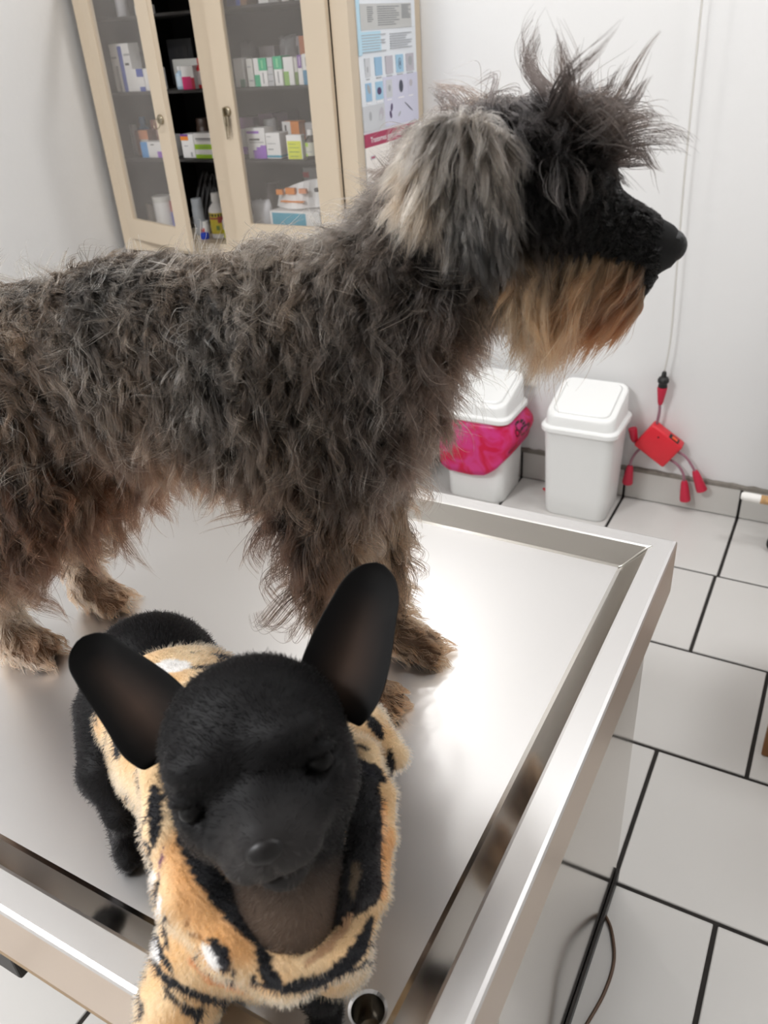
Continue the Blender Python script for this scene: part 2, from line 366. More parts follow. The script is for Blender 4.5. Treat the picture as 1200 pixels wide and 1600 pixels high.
ITEMS = [
    ('carton', 'dark blue carton at the left end of the top shelf, right cabinet door', 'A', 2.03, -1.5828, -1.5534, 0.0502, 'box', 'navy', []),
    ('carton', 'brown and blue carton beside the dark blue one, top shelf', 'A', 2.03, -1.5515, -1.5163, 0.0435, 'box', 'brown', [(0, 0.45, 0, 0.4, 'blue')]),
    ('carton', 'plain white carton in the middle of the top shelf, right door', 'A', 2.03, -1.4788, -1.4465, 0.0425, 'box', 'white', [(0.3, 0.4, 0.2, 0.8, 'grey')]),
    ('carton', 'grey carton right of the plain white one, top shelf', 'A', 2.03, -1.4451, -1.4153, 0.0306, 'box', 'midgrey', []),
    ('jar', 'small white jar on the top shelf behind the right door', 'A', 2.03, -1.4101, -1.3904, 0.0176, 'jar', 'white', []),
    ('jar', 'white jar at the right end of the top shelf, right door', 'A', 2.03, -1.3722, -1.3431, 0.0201, 'jar', 'white', []),
    ('carton', 'white carton with a small dark green foot, left end of the second shelf', 'B', 2.03, -1.5884, -1.5555, 0.0704, 'box', 'white', [(0, 0.28, 0.5, 1, 'dgreen')]),
    ('carton', 'white carton with faint grey curve between two green marked cartons', 'B', 2.03, -1.5447, -1.5231, 0.0674, 'box', 'offwhite', [(0.2, 0.25, 0.2, 0.9, 'grey'), (0.7, 0.74, 0.1, 0.7, 'grey')]),
    ('carton', 'white carton with green lower half on the second shelf', 'B', 2.03, -1.5207, -1.5015, 0.0679, 'box', 'white', [(0, 0.42, 0, 1, 'green')]),
    ('carton', 'white carton with green top, first of the two green topped', 'B', 2.025, -1.4999, -1.4744, 0.0672, 'box', 'white', [(0.57, 1, 0, 1, 'green'), (0.64, 0.93, 0.35, 0.6, 'lgreen'), (0.1, 0.5, 0.4, 0.55, 'grey')]),
    ('carton', 'pale grey carton between the two green topped cartons', 'B', 2.03, -1.4779, -1.4568, 0.0677, 'box', 'palegrey', [(0.15, 0.2, 0.1, 0.9, 'grey'), (0.4, 0.44, 0.1, 0.9, 'grey'), (0.65, 0.69, 0.1, 0.9, 'grey')]),
    ('carton', 'white carton with green top, right of the pale grey carton', 'B', 2.025, -1.4509, -1.4239, 0.0696, 'box', 'white', [(0.57, 1, 0, 1, 'green'), (0.64, 0.93, 0.35, 0.6, 'lgreen'), (0.1, 0.5, 0.4, 0.55, 'grey')]),
    ('carton', 'leaning white carton with light green foot on the second shelf', 'B', 2.03, -1.4232, -1.3904, 0.0666, 'box', 'white', [(0, 0.5, 0, 0.5, 'leaf')]),
    ('carton', 'thin olive green carton squeezed beside the purple topped one', 'B', 2.035, -1.3938, -1.3816, 0.0641, 'box', 'offwhite', [(0, 0.48, 0, 1, 'olive')]),
    ('carton', 'thin white carton with purple top on the second shelf', 'B', 2.03, -1.3778, -1.3616, 0.0695, 'box', 'white', [(0.57, 1, 0.1, 0.9, 'purple'), (0.65, 0.95, 0.4, 0.65, 'lilac')]),
    ('carton', 'white carton with steel blue lower half, right end of second shelf', 'B', 2.03, -1.3613, -1.3332, 0.0715, 'box', 'white', [(0, 0.48, 0, 1, 'steelblue'), (0.6, 0.9, 0.35, 0.6, 'grey')]),
    ('pouch', 'crumpled clear pouch lying behind the white cartons, second shelf', 'B', 2.14, -1.6468, -1.5947, 0.1059, 'pouch', 'clear', []),
    ('carton', 'dull grey lilac carton behind the green topped cartons', 'B', 2.14, -1.5774, -1.5242, 0.0933, 'box', 'duskgrey', []),
    ('pouch', 'clear plastic pouch with dark contents behind second shelf cartons', 'B', 2.12, -1.4972, -1.4396, 0.1145, 'pouch', 'smoke', []),
    ('carton', 'orange and grey carton standing tall at the back, second shelf', 'B', 2.13, -1.4463, -1.4021, 0.112, 'box', 'orange', [(0, 1, 0, 0.32, 'duskgrey'), (0.3, 0.8, 0.1, 0.22, 'dark')]),
    ('carton', 'white and purple carton half hidden by the door frame, third shelf', 'C', 2.03, -1.5982, -1.5775, 0.0764, 'box', 'white', [(0.15, 0.4, 0, 1, 'violet'), (0, 0.15, 0, 1, 'dark')]),
    ('carton', 'white carton with a big violet quarter circle and violet top bar', 'C', 2.025, -1.5734, -1.5081, 0.0799, 'box', 'white', [(0.82, 0.9, 0.05, 0.7, 'violet'), (0.6, 0.66, 0.15, 0.7, 'dark'), (0.52, 0.55, 0.15, 0.9, 'grey'), (0, 0.28, 0.3, 1, 'violet'), (0.28, 0.38, 0.5, 1, 'violet'), (0.38, 0.44, 0.72, 1, 'violet')]),
    ('carton', 'white carton with a teal stripe at its foot, third shelf', 'C', 2.025, -1.507, -1.4585, 0.0665, 'box', 'white', [(0.05, 0.14, 0, 1, 'teal'), (0.58, 0.61, 0.1, 0.7, 'grey'), (0.35, 0.4, 0.1, 0.5, 'grey'), (0.85, 0.88, 0.1, 0.4, 'grey')]),
    ('carton', 'bright yellow carton with white top on the third shelf', 'C', 2.015, -1.4301, -1.3788, 0.0624, 'box', 'white', [(0.02, 0.76, 0.05, 0.95, 'yellow'), (0.12, 0.15, 0.2, 0.7, 'olive'), (0.3, 0.33, 0.15, 0.8, 'olive'), (0.48, 0.5, 0.15, 0.8, 'olive'), (0.62, 0.64, 0.15, 0.6, 'olive')]),
    ('medicine_bottle', 'brown glass medicine bottle with white cap and pale label, third shelf', 'C', 2.035, -1.3744, -1.3386, 0.0741, 'bottle', 'amber', ['white', 'palelabel']),
    ('carton', 'orange carton standing behind the violet one, third shelf', 'C', 2.13, -1.6702, -1.6202, 0.0963, 'box', 'peach', [(0.6, 1, 0, 1, 'mauve')]),
    ('carton', 'purple carton at the back beside the orange one, third shelf', 'C', 2.15, -1.6177, -1.5662, 0.1037, 'box', 'mauve', []),
    ('tub', 'round grey tub behind the teal striped carton', 'C', 2.1, -1.575, -1.5315, 0.0933, 'jar', 'palegrey', []),
    ('carton', 'dark plum carton at the back of the third shelf', 'C', 2.16, -1.5731, -1.5178, 0.1054, 'box', 'plum', []),
    ('carton', 'white and orange carton behind the yellow one, third shelf', 'C', 2.1, -1.4981, -1.4404, 0.0873, 'box', 'orange2', [(0, 1, 0, 0.5, 'white'), (0.6, 0.9, 0.15, 0.25, 'dark')]),
    ('carton', 'greyish white carton behind the brown medicine bottle', 'C', 2.13, -1.4431, -1.4014, 0.0803, 'box', 'palegrey', []),
    ('package', 'big white package with orange squares on the cabinet floor', 'D', 2.04, -1.5298, -1.3488, 0.1725, 'pack', 'white', [(0.55, 0.75, 0.12, 0.24, 'orange2'), (0.58, 0.82, 0.3, 0.48, 'orange2'), (0.62, 0.8, 0.56, 0.7, 'peach'), (0.28, 0.33, 0.2, 0.65, 'orange2'), (0.7, 0.84, 0.86, 0.92, 'dark')]),
    ('carton', 'flat white carton with teal lid edge below the white package', 'D', 2.02, -1.5221, -1.3451, 0.0926, 'box', 'white', [(0.55, 0.95, 0.05, 0.72, 'teal'), (0.3, 0.34, 0.05, 0.98, 'grey'), (0.1, 0.14, 0.05, 0.98, 'grey')]),
    ('bag', 'crumpled white plastic bag at the left of the white package', 'D', 2.035, -1.6015, -1.5299, 0.1177, 'pouch', 'milky', []),
    ('carton', 'white carton with red stripes behind the white package', 'D', 2.2, -1.5114, -1.4594, 0.1836, 'box', 'palegrey', [(0.55, 0.68, 0, 0.7, 'red'), (0.85, 0.93, 0, 0.4, 'red')]),
    ('jar', 'small grey jar behind the crumpled white bag', 'D', 2.2, -1.672, -1.6267, 0.1331, 'jar', 'duskgrey', []),
    ('jar', 'white jar seen through the left door, top shelf', 'A', 2.06, -2.0199, -1.985, 0.0246, 'jar', 'milky', []),
    ('carton', 'small white carton lying on the top shelf behind left door', 'A', 2.03, -1.9101, -1.8743, 0.012, 'box', 'white', [(0.4, 0.5, 0.1, 0.9, 'grey')]),
    ('carton', 'tall white carton with a blue slanted stripe behind left door', 'B', 2.03, -2.0394, -1.9627, 0.1251, 'box', 'white', [(0, 0.95, 0.42, 0.62, 'blue'), (0, 0.55, 0.18, 0.3, 'grey'), (0.55, 0.6, 0.7, 0.9, 'dark'), (0.75, 0.79, 0.7, 1, 'grey'), (0.7, 0.74, 0.05, 0.3, 'grey')]),
    ('pouch', 'clear pouch behind the blue striped carton, second shelf', 'B', 2.14, -2.0714, -2.0029, 0.0987, 'pouch', 'clear', []),
    ('carton', 'white carton with blue squares on the second shelf, left door', 'B', 2.025, -1.9699, -1.9195, 0.0581, 'box', 'white', [(0.65, 1, 0.5, 1, 'blue'), (0, 0.2, 0.6, 1, 'blue')]),
    ('carton', 'short white carton beside the blue squares, second shelf', 'B', 2.03, -1.9213, -1.8766, 0.0577, 'box', 'white', [(0.0, 0.6, 0.45, 0.6, 'grey')]),
    ('bottle', 'pale blue bottle inside the open left half, second shelf', 'B', 2.03, -1.81, -1.7789, 0.0588, 'bottle', 'paleblue', ['white', 'paleblue2']),
    ('carton', 'white carton with magenta lower half, inside the open left half', 'B', 2.025, -1.7743, -1.7297, 0.0591, 'box', 'white', [(0, 0.55, 0, 0.75, 'magenta'), (0, 0.5, 0.75, 1, 'crimson')]),
    ('bottle', 'red bottle with white lower half, inside the open left half', 'B', 2.04, -1.74, -1.7098, 0.0761, 'bottle', 'red', ['red', 'whitelabel']),
    ('carton', 'long white carton lying behind the magenta one', 'B', 2.13, -1.8932, -1.7946, 0.0745, 'box', 'offwhite', [(0.6, 0.75, 0.45, 0.85, 'dark')]),
    ('device', 'black electronic device at the back of the open left half', 'B', 2.18, -1.9484, -1.8502, 0.1274, 'box', 'blackish', [(0.4, 0.8, 0.3, 0.45, 'dark2'), (0.3, 0.85, 0.6, 0.8, 'dark2')]),
    ('bottle', 'blue capped bottle behind the left door, third shelf', 'C', 2.1, -2.0813, -2.0293, 0.1048, 'bottle', 'bluebottle', ['bluebottle', 'bluebottle']),
    ('carton', 'orange and brown carton behind the left door, third shelf', 'C', 2.06, -2.0342, -1.9805, 0.0726, 'box', 'rust', [(0.65, 1, 0.3, 1, 'peach'), (0.4, 0.65, 0.4, 1, 'offwhite')]),
    ('jar', 'brown jar beside the blue capped bottle, third shelf', 'C', 2.1, -2.0196, -1.9607, 0.0968, 'jar', 'rust', []),
    ('carton', 'white carton with blue end and violet corner, left door', 'C', 2.025, -1.9838, -1.8923, 0.0442, 'box', 'white', [(0, 1, 0, 0.3, 'skyblue'), (0, 0.4, 0.7, 1, 'violet'), (0.8, 0.87, 0.45, 0.6, 'dark')]),
    ('carton', 'narrow white carton behind the left door stile, third shelf', 'C', 2.03, -1.8946, -1.8588, 0.0611, 'box', 'white', []),
    ('jar', 'milky plastic jar at the left end of the third shelf', 'C', 2.07, -2.091, -2.0444, 0.0864, 'jar', 'milky2', []),
    ('carton', 'white carton with an orange top band, third shelf, open half', 'C', 2.025, -1.8187, -1.7691, 0.0648, 'box', 'white', [(0.82, 1, 0, 0.6, 'purple'), (0.75, 0.92, 0, 0.6, 'orange2'), (0.5, 0.53, 0.2, 0.5, 'grey'), (0.05, 0.25, 0.65, 0.75, 'grey')]),
    ('carton', 'white carton with two lime green bands, third shelf, open half', 'C', 2.02, -1.7644, -1.6919, 0.0685, 'box', 'white', [(0.36, 0.56, 0, 1, 'lime'), (0, 0.16, 0, 0.85, 'lime'), (0.76, 0.8, 0.1, 0.9, 'dark'), (0.7, 0.73, 0.15, 0.9, 'grey'), (0.44, 0.47, 0.2, 0.8, 'leaf')]),
    ('jar', 'dark brown jar behind the lime banded carton', 'C', 2.14, -1.8625, -1.8166, 0.0943, 'jar', 'darkbrown', []),
    ('bottle', 'white cylinder bottle behind the left door on cabinet floor', 'D', 2.05, -2.0232, -1.962, 0.1107, 'cyl', 'white', []),
    ('jar', 'cream jar left of the white cylinder bottle', 'D', 2.07, -2.0908, -2.0392, 0.0832, 'jar', 'cream', []),
    ('carton', 'blue carton with red top behind the left door, cabinet floor', 'D', 2.08, -1.9857, -1.9305, 0.0965, 'box', 'indigo', [(0.65, 1, 0, 1, 'rust2')]),
    ('spray_bottle', 'yellow labelled white bottle standing in the open cabinet gap', 'D', 2.02, -1.7684, -1.7102, 0.1321, 'bottle', 'white', ['white', 'yellowlabel']),
    ('bottle', 'small white bottle with yellow foot by the centre post', 'D', 2.03, -1.7238, -1.6935, 0.0811, 'bottle', 'white', ['white', 'yellow']),
    ('beaker', 'clear measuring beaker beside the left door edge', 'D', 2.05, -1.8555, -1.8185, 0.1092, 'jar', 'clearjar', []),
    ('jar', 'tiny white jar with red print beside the yellow labelled bottle', 'D', 2.06, -1.8403, -1.8085, 0.0402, 'jar', 'white', [(0.2, 0.5, 0.2, 0.6, 'red')]),
    ('cap', 'blue ring cap lying at the foot of the yellow labelled bottle', 'D', 2.0, -1.7952, -1.7667, 0.0177, 'jar', 'cobalt', []),
    ('tubing', 'black rubber tubing hanging at the back of the open half', 'D', 2.2, -1.9707, -1.8743, 0.1671, 'hose', 'dark', []),
]
ZS = {'A': 1.435, 'B': 1.245, 'C': 1.063, 'D': .83}
GRP = {'A': 'medicines on the top shelf', 'B': 'medicines on the second shelf', 'C': 'medicines on the third shelf', 'D': 'supplies on the cabinet floor'}
def crumple(bm, x0, x1, y0, y1, z0, z1, seed, amp):
    """pillow shaped pouch with creases"""
    rnd = random.Random(seed); nx, nz = 9, 9; front = []; back = []
    for j in range(nz+1):
        rf, rb = [], []
        for i in range(nx+1):
            u, v = i/nx, j/nz; e = math.sin(math.pi*u)**.6*math.sin(math.pi*min(1, v*1.02+.0))**.5 if 0 < u < 1 and 0 < v < 1 else 0
            t = rnd.uniform(-1, 1)*amp; wob = rnd.uniform(-1, 1)*amp
            x = x0+(x1-x0)*u+(wob if 0 < j else 0)*.8; z = z0+(z1-z0)*v+(t*.8 if j == nz else 0)
            rf.append(bm.verts.new((x, (y0+y1)/2-e*(y1-y0)/2+t*.6*e, z)))
            rb.append(bm.verts.new((x, (y0+y1)/2+e*(y1-y0)/2+t*.6*e, z)) if e > 0 else rf[-1])
        front.append(rf); back.append(rb)
    for j in range(nz):
        for i in range(nx):
            for g, fl in ((front, 0), (back, 1)):
                q = [g[j][i], g[j][i+1], g[j+1][i+1], g[j+1][i]]
                q2 = []
                for v in q:
                    if v not in q2: q2.append(v)
                if len(q2) > 2:
                    try: bm.faces.new(q2[::-1] if fl else q2)
                    except ValueError: pass
hang = 0
for nm, lab, sh, Y, x0, x1, h, kind, colr, ext in ITEMS:
    zb = ZS[sh]; gp = GRP[sh]
    if sh == 'A': h = max(h, .075) if kind != 'box' or h > .03 else h+.012
    x0 = max(x0, CX0+T+.006); x1 = max(x1, x0+.012); x1 = min(x1, CX1-T-.006)
    g = .0004; x0 += g; x1 -= g
    dep = .045 if Y < 2.045 else .035
    if Y > 2.15: dep = .06
    if lab.startswith('bright yellow'): dep = .018
    if lab.startswith('brown glass'): Y = 2.012
    if kind in ('bottle', 'cyl', 'jar'): zb += .0006; Y = max(Y, 2.004)
    if kind in ('box', 'pack'):
        if kind == 'pack': zb = .83+.0936; h = h-.0936; dep = .14
        if lab.startswith('flat white'): dep = .16
        t = thing(nm, lab, 'box' if kind == 'box' else 'package', ((x0+x1)/2, Y+dep/2, zb), gp)
        bm = bmesh.new()
        if kind == 'pack':   # soft bulging pack, higher on the right
            W_ = x1-x0; rg = []
            for k in range(13):
                u = k/12; top = zb+h*(.45+.55*math.sin(min(1, u*1.15)*math.pi/2)); s = .012
                xx = x0+W_*u; sq = .25+.75*min(1, math.sin(math.pi*min(u+.12, .88)))
                rg.append([Vector((xx, Y+dep*(.5-.5*sq)+.004*math.sin(u*9), zb+.002)), Vector((xx, Y+dep*(.5+.5*sq), zb+.002)), Vector((xx, Y+dep*(.5+.42*sq), top)), Vector((xx, Y+dep*(.5-.42*sq)+.012, top))])
            loft(bm, rg)
        else:
            box(bm, x0, x1, Y, Y+dep, zb+.0003, zb+h, bevel=.0009, seg=1)
            # tuck flap line on the top
            box(bm, x0+.002, x1-.002, Y+.004, Y+.0046, zb+h, zb+h+.0004)
        obj('shell', bm, pm(colr), t)
        if ext and colr != 'x':
            ms = []
            for (a, b, c, d, k) in ext:
                ms.append(k); W_ = x1-x0; bm = bmesh.new()
                if kind == 'pack':
                    yy = Y+.004+.012*(a+b)/2-.008
                    box(bm, x0+c*W_, x0+d*W_, yy+.002, yy+.012, zb+a*h*.9, zb+b*h*.9)
                else:
                    e = .0003+.00012*len(ms)
                    box(bm, x0+c*W_-(.0002 if c == 0 else 0), x0+d*W_+(.0002 if d == 1 else 0), Y-e, Y+(dep*.98 if (d-c) == 1 else .001), zb+a*h+(.0004 if a == 0 else 0), zb+b*h+(e if b == 1 else 0))
                obj('print', bm, pm(k), t)
    elif kind in ('bottle', 'cyl', 'jar'):
        r = (x1-x0)/2; cx = (x0+x1)/2; cy = Y+r
        h = max(h, .016)
        t = thing(nm, lab, 'bottle' if kind != 'jar' else ('jar' if nm == 'jar' else nm), (cx, cy, zb), gp)
        bm = bmesh.new()
        if kind == 'bottle':
            hs = h*.62
            lathe(bm, [(r*.9, zb), (r, zb+.002), (r, zb+hs), (r*.93, zb+hs+h*.05), (r*.5, zb+h*.78), (r*.42, zb+h*.80), (r*.42, zb+h*.84)], cx, cy, 24)
            obj('body', bm, pm(colr, .25), t, smooth=True, angle=50)
            bm = bmesh.new(); lathe(bm, [(r*.52, zb+h*.81), (r*.54, zb+h*.82), (r*.5, zb+h*.99), (r*.44, zb+h)], cx, cy, 20); obj('screw_cap', bm, pm(ext[0], .35), t, smooth=True, angle=50)
            bm = bmesh.new(); a, b = (.1, .58) if ext[1] != 'yellow' else (.0, .34)
            lathe(bm, [(r*1.004, zb+h*a+.002), (r*1.004, zb+h*b)], cx, cy, 24, cap=False)
            if ext[1] == 'yellowlabel':   # yellow label with red and dark print
                for (za, zc, a0, a1, mi) in ((.5, .56, 205, 330, 2), (.36, .5, 300, 345, 1), (.15, .4, 325, 350, 1), (.2, .3, 285, 305, 3), (.44, .48, 215, 300, 1)):
                    n = 6; A0 = [bm.verts.new((cx+r*1.012*math.cos(math.radians(a0+(a1-a0)*k/n)), cy+r*1.012*math.sin(math.radians(a0+(a1-a0)*k/n)), zb+h*za)) for k in range(n+1)]
                    A1 = [bm.verts.new((v.co.x, v.co.y, zb+h*zc)) for v in A0]
                    for k in range(n): bm.faces.new((A0[k], A0[k+1], A1[k+1], A1[k])).material_index = mi
            if ext[1] == 'palelabel':
                for (za, zc, a0, a1, mi) in ((.44, .57, 200, 270, 1), (.1, .2, 205, 255, 1), (.25, .28, 230, 300, 2)):
                    n = 6; A0 = [bm.verts.new((cx+r*1.012*math.cos(math.radians(a0+(a1-a0)*k/n)), cy+r*1.012*math.sin(math.radians(a0+(a1-a0)*k/n)), zb+h*za)) for k in range(n+1)]
                    A1 = [bm.verts.new((v.co.x, v.co.y, zb+h*zc)) for v in A0]
                    for k in range(n): bm.faces.new((A0[k], A0[k+1], A1[k+1], A1[k])).material_index = mi
                obj('label', bm, [pm('palelabel'), pm('lime'), pm('grey')], t, smooth=True)
            else:
                obj('label', bm, [pm(ext[1]), pm('rust2'), pm('dark'), pm('olive')], t, smooth=True)
        elif kind == 'cyl':
            lathe(bm, [(r*.95, zb), (r, zb+.003), (r, zb+h*.9), (r*.97, zb+h*.92)], cx, cy, 24); obj('body', bm, pm(colr), t, smooth=True, angle=50)
            bm = bmesh.new(); lathe(bm, [(r*1.02, zb+h*.84), (r*1.02, zb+h*.985), (r*.98, zb+h)], cx, cy, 24); obj('lid', bm, pm('offwhite'), t, smooth=True, angle=50)
        else:
            mm = m_clearjar if colr == 'clearjar' else pm(colr)
            lathe(bm, [(r*.9, zb), (r, zb+.003), (r, zb+h*.72), (r*.85, zb+h*.78)], cx, cy, 20); obj('body', bm, mm, t, smooth=True, angle=50)
            bm = bmesh.new(); lathe(bm, [(r*.92, zb+h*.78), (r*.92, zb+h*.97), (r*.86, zb+h)], cx, cy, 20); obj('lid', bm, mm, t, smooth=True, angle=50)
            for (a, b, c, d, k) in ext:
                bm = bmesh.new(); box(bm, cx-r*.5, cx+r*.5, cy-r*1.01, cy-r*.9, zb+a*h, zb+b*h); obj('print', bm, pm(k), t)
    elif kind == 'pouch':
        t = None; bm = bmesh.new(); crumple(bm, x0, x1, Y-.012, Y+.03, zb+.0005, zb+h, len(lab)*7+int(x0*1e3), .006)
        o = obj(nm, bm, {'clear': m_clear, 'smoke': m_smoke, 'milky': pm('milky')}[colr], smooth=True)
        tag(o, lab, 'bag', gp)
    elif kind == 'hose':
        bm = bmesh.new()
        for k in range(4):
            xx = -1.95+.02*k
            tube(bm, spline([(xx, Y-.01*k, zb+.006), (xx+.012, Y-.01, zb+.08), (xx+.03, Y+.02, zb+.16), (xx+.05, Y, zb+.10), (xx+.055, Y+.01, zb+.006)], 8), .006, 8)
        tag(obj(nm, bm, mat('black rubber', (46, 44, 44), .5), smooth=True), lab, 'tubing', gp)

# ------------------------------------------------------------------ poster on the cabinet side
m_paper = mat('poster paper', (226, 230, 235), .5)
PX = CX1+.0012
po = thing('poster', 'laminated veterinary poster with rows of cell photos and a maroon title band', 'poster', (PX, 2.17, 1.30))
bm = bmesh.new(); n = 16
g = [[bm.verts.new((PX+.0006+.0012*math.sin(i*1.3)*(1-j/2), 2.013+(2.332-2.013)*j/2, 1.0+.58*i/n)) for j in range(3)] for i in range(n+1)]
for i in range(n):
    for j in range(2): bm.faces.new((g[i][j], g[i][j+1], g[i+1][j+1], g[i+1][j]))
r = bmesh.ops.extrude_face_region(bm, geom=list(bm.faces)); 
for v in [v for v in r['geom'] if isinstance(v, bmesh.types.BMVert)]: v.co.x = PX-.0008
bmesh.ops.recalc_face_normals(bm, faces=bm.faces)
obj('sheet', bm, m_paper, po)
PC = {'hd': (192, 192, 190), 'tx': (120, 122, 126), 'cy': (184, 216, 232), 'bl': (150, 186, 214), 'gl': (186, 182, 190), 'sk': (158, 196, 220), 'dp': (74, 56, 96), 'dk': (66, 70, 84), 'lv': (206, 206, 224), 'mr': (166, 44, 84), 'cr': (238, 232, 226), 'wh': (240, 238, 240), 'g2': (166, 168, 172), 'li': (200, 202, 206)}
pmn = list(PC); pmats = [mat('poster ink '+k, v, .5) for k, v in PC.items()]
bm = bmesh.new(); lay = [0]
def ink(y0, y1, z0, z1, k, lift=1): box(bm, PX, PX+.002+.0002*lift, y0, y1, z0, z1, mi=pmn.index(k))
def oval(cy, cz, ry, rz, k, lift=3, rot=0):
    N = 20; x = PX+.002+.0002*lift; ca, sa = math.cos(rot), math.sin(rot)
    vs = [bm.verts.new((x, cy+ry*math.cos(a)*ca-rz*math.sin(a)*sa, cz+ry*math.cos(a)*sa+rz*math.sin(a)*ca)) for a in [2*math.pi*q/N for q in range(N)]]
    bm.faces.new(vs).material_index = pmn.index(k)
ink(2.0135, 2.03, 1.305, 1.575, 'cy'); ink(2.03, 2.13, 1.31, 1.356, 'cy'); ink(2.13, 2.331, 1.13, 1.25, 'lv', .5); ink(2.0135, 2.1298, 1.13, 1.19, 'li', .5)
ink(2.029, 2.307, 1.36, 1.416, 'hd'); ink(2.03, 2.31, 1.44, 1.52, 'li'); ink(2.03, 2.31, 1.535, 1.57, 'cy', .5)
for (a, b, z0, z1, nl) in ((2.065, 2.096, 1.376, 1.411, 8), (2.118, 2.236, 1.367, 1.412, 9), (2.25, 2.304, 1.381, 1.414, 9), (2.03, 2.157, 1.309, 1.352, 7), (2.18, 2.306, 1.312, 1.351, 7)):
    rr = random.Random(int(a*1e4))
    for k in range(nl):
        zz = z1-(k+.6)*(z1-z0)/nl; ink(a+.001, b-(b-a)*rr.uniform(0, .3 if k % 3 else .02), zz-.0009, zz+.0009, 'tx' if nl > 7 else 'g2', 3)
for (a, b, k) in ((2.039, 2.065, 'li'), (2.091, 2.128, 'bl'), (2.149, 2.188, 'gl'), (2.208, 2.249, 'sk'), (2.267, 2.311, 'gl')):
    ink(a, b, 1.256, 1.298, k, 2); ink(a+.003, b-.006, 1.2495, 1.252, 'g2', 2)
oval(2.228, 1.277, .009, .013, 'dk', 3); oval(2.228, 1.277, .0075, .0115, 'bl', 4); oval(2.228, 1.277, .003, .006, 'dk', 5); oval(2.05, 1.273, .004, .007, 'g2', 3); oval(2.289, 1.28, .012, .012, 'g2', 3)
for (a, b, k) in ((2.034, 2.065, 'bl'), (2.087, 2.126, 'sk'), (2.144, 2.178, 'li'), (2.208, 2.25, 'lv'), (2.271, 2.306, 'lv')):
    ink(a, b, 1.20, 1.242, k, 2); ink(a+.003, b-.006, 1.1935, 1.196, 'wh', 2)
oval(2.105, 1.220, .012, .009, 'dp'); oval(2.162, 1.222, .007, .008, 'g2'); oval(2.229, 1.222, .012, .0155, 'dk'); oval(2.288, 1.226, .01, .009, 'gl'); oval(2.05, 1.228, .007, .012, 'g2', 3, .5)
oval(2.05, 1.165, .007, .011, 'g2'); oval(2.11, 1.165, .012, .017, 'gl', 3, -.4); oval(2.105, 1.158, .007, .008, 'li', 4); oval(2.169, 1.175, .006, .010, 'dp', 3, -.3); oval(2.162, 1.158, .006, .010, 'dp', 3, .35); oval(2.213, 1.155, .010, .003, 'g2', 3, .6); oval(2.27, 1.168, .028, .0018, 'dk', 3, -.5)
ink(2.0135, 2.331, 1.092, 1.124, 'mr', 2); ink(2.0135, 2.331, 1.003, 1.092, 'cr', 1); ink(2.038, 2.064, 1.060, 1.070, 'gl', 2); ink(2.041, 2.061, 1.063, 1.067, 'mr', 3)
obj('printed_panels', bm, pmats, po)
def text_mesh(s, size, mtx, material, parent, name='lettering', depth=.0003):
    cu = bpy.data.curves.new('t', 'FONT'); cu.body = s; cu.size = size; cu.extrude = depth
    to = bpy.data.objects.new('t', cu); COL.objects.link(to)
    me = bpy.data.meshes.new_from_object(to.evaluated_get(bpy.context.evaluated_depsgraph_get()))
    bpy.data.objects.remove(to); bpy.data.curves.remove(cu)
    me.transform(mtx); me.name = name; me.materials.clear(); me.materials.append(material)
    o = bpy.data.objects.new(name, me); COL.objects.link(o); o.parent = parent; o.matrix_parent_inverse = Matrix.Translation(-parent_loc(parent)); return o
side = Matrix(((0, 0, 1, 0), (1, 0, 0, 0), (0, 1, 0, 0), (0, 0, 0, 1)))
text_mesh('Trastornos gastrointestinales', .0195, Matrix.Translation((PX+.0028, 2.042, 1.1015)) @ side, mat('poster ink wh', (240, 238, 240), .5), po)

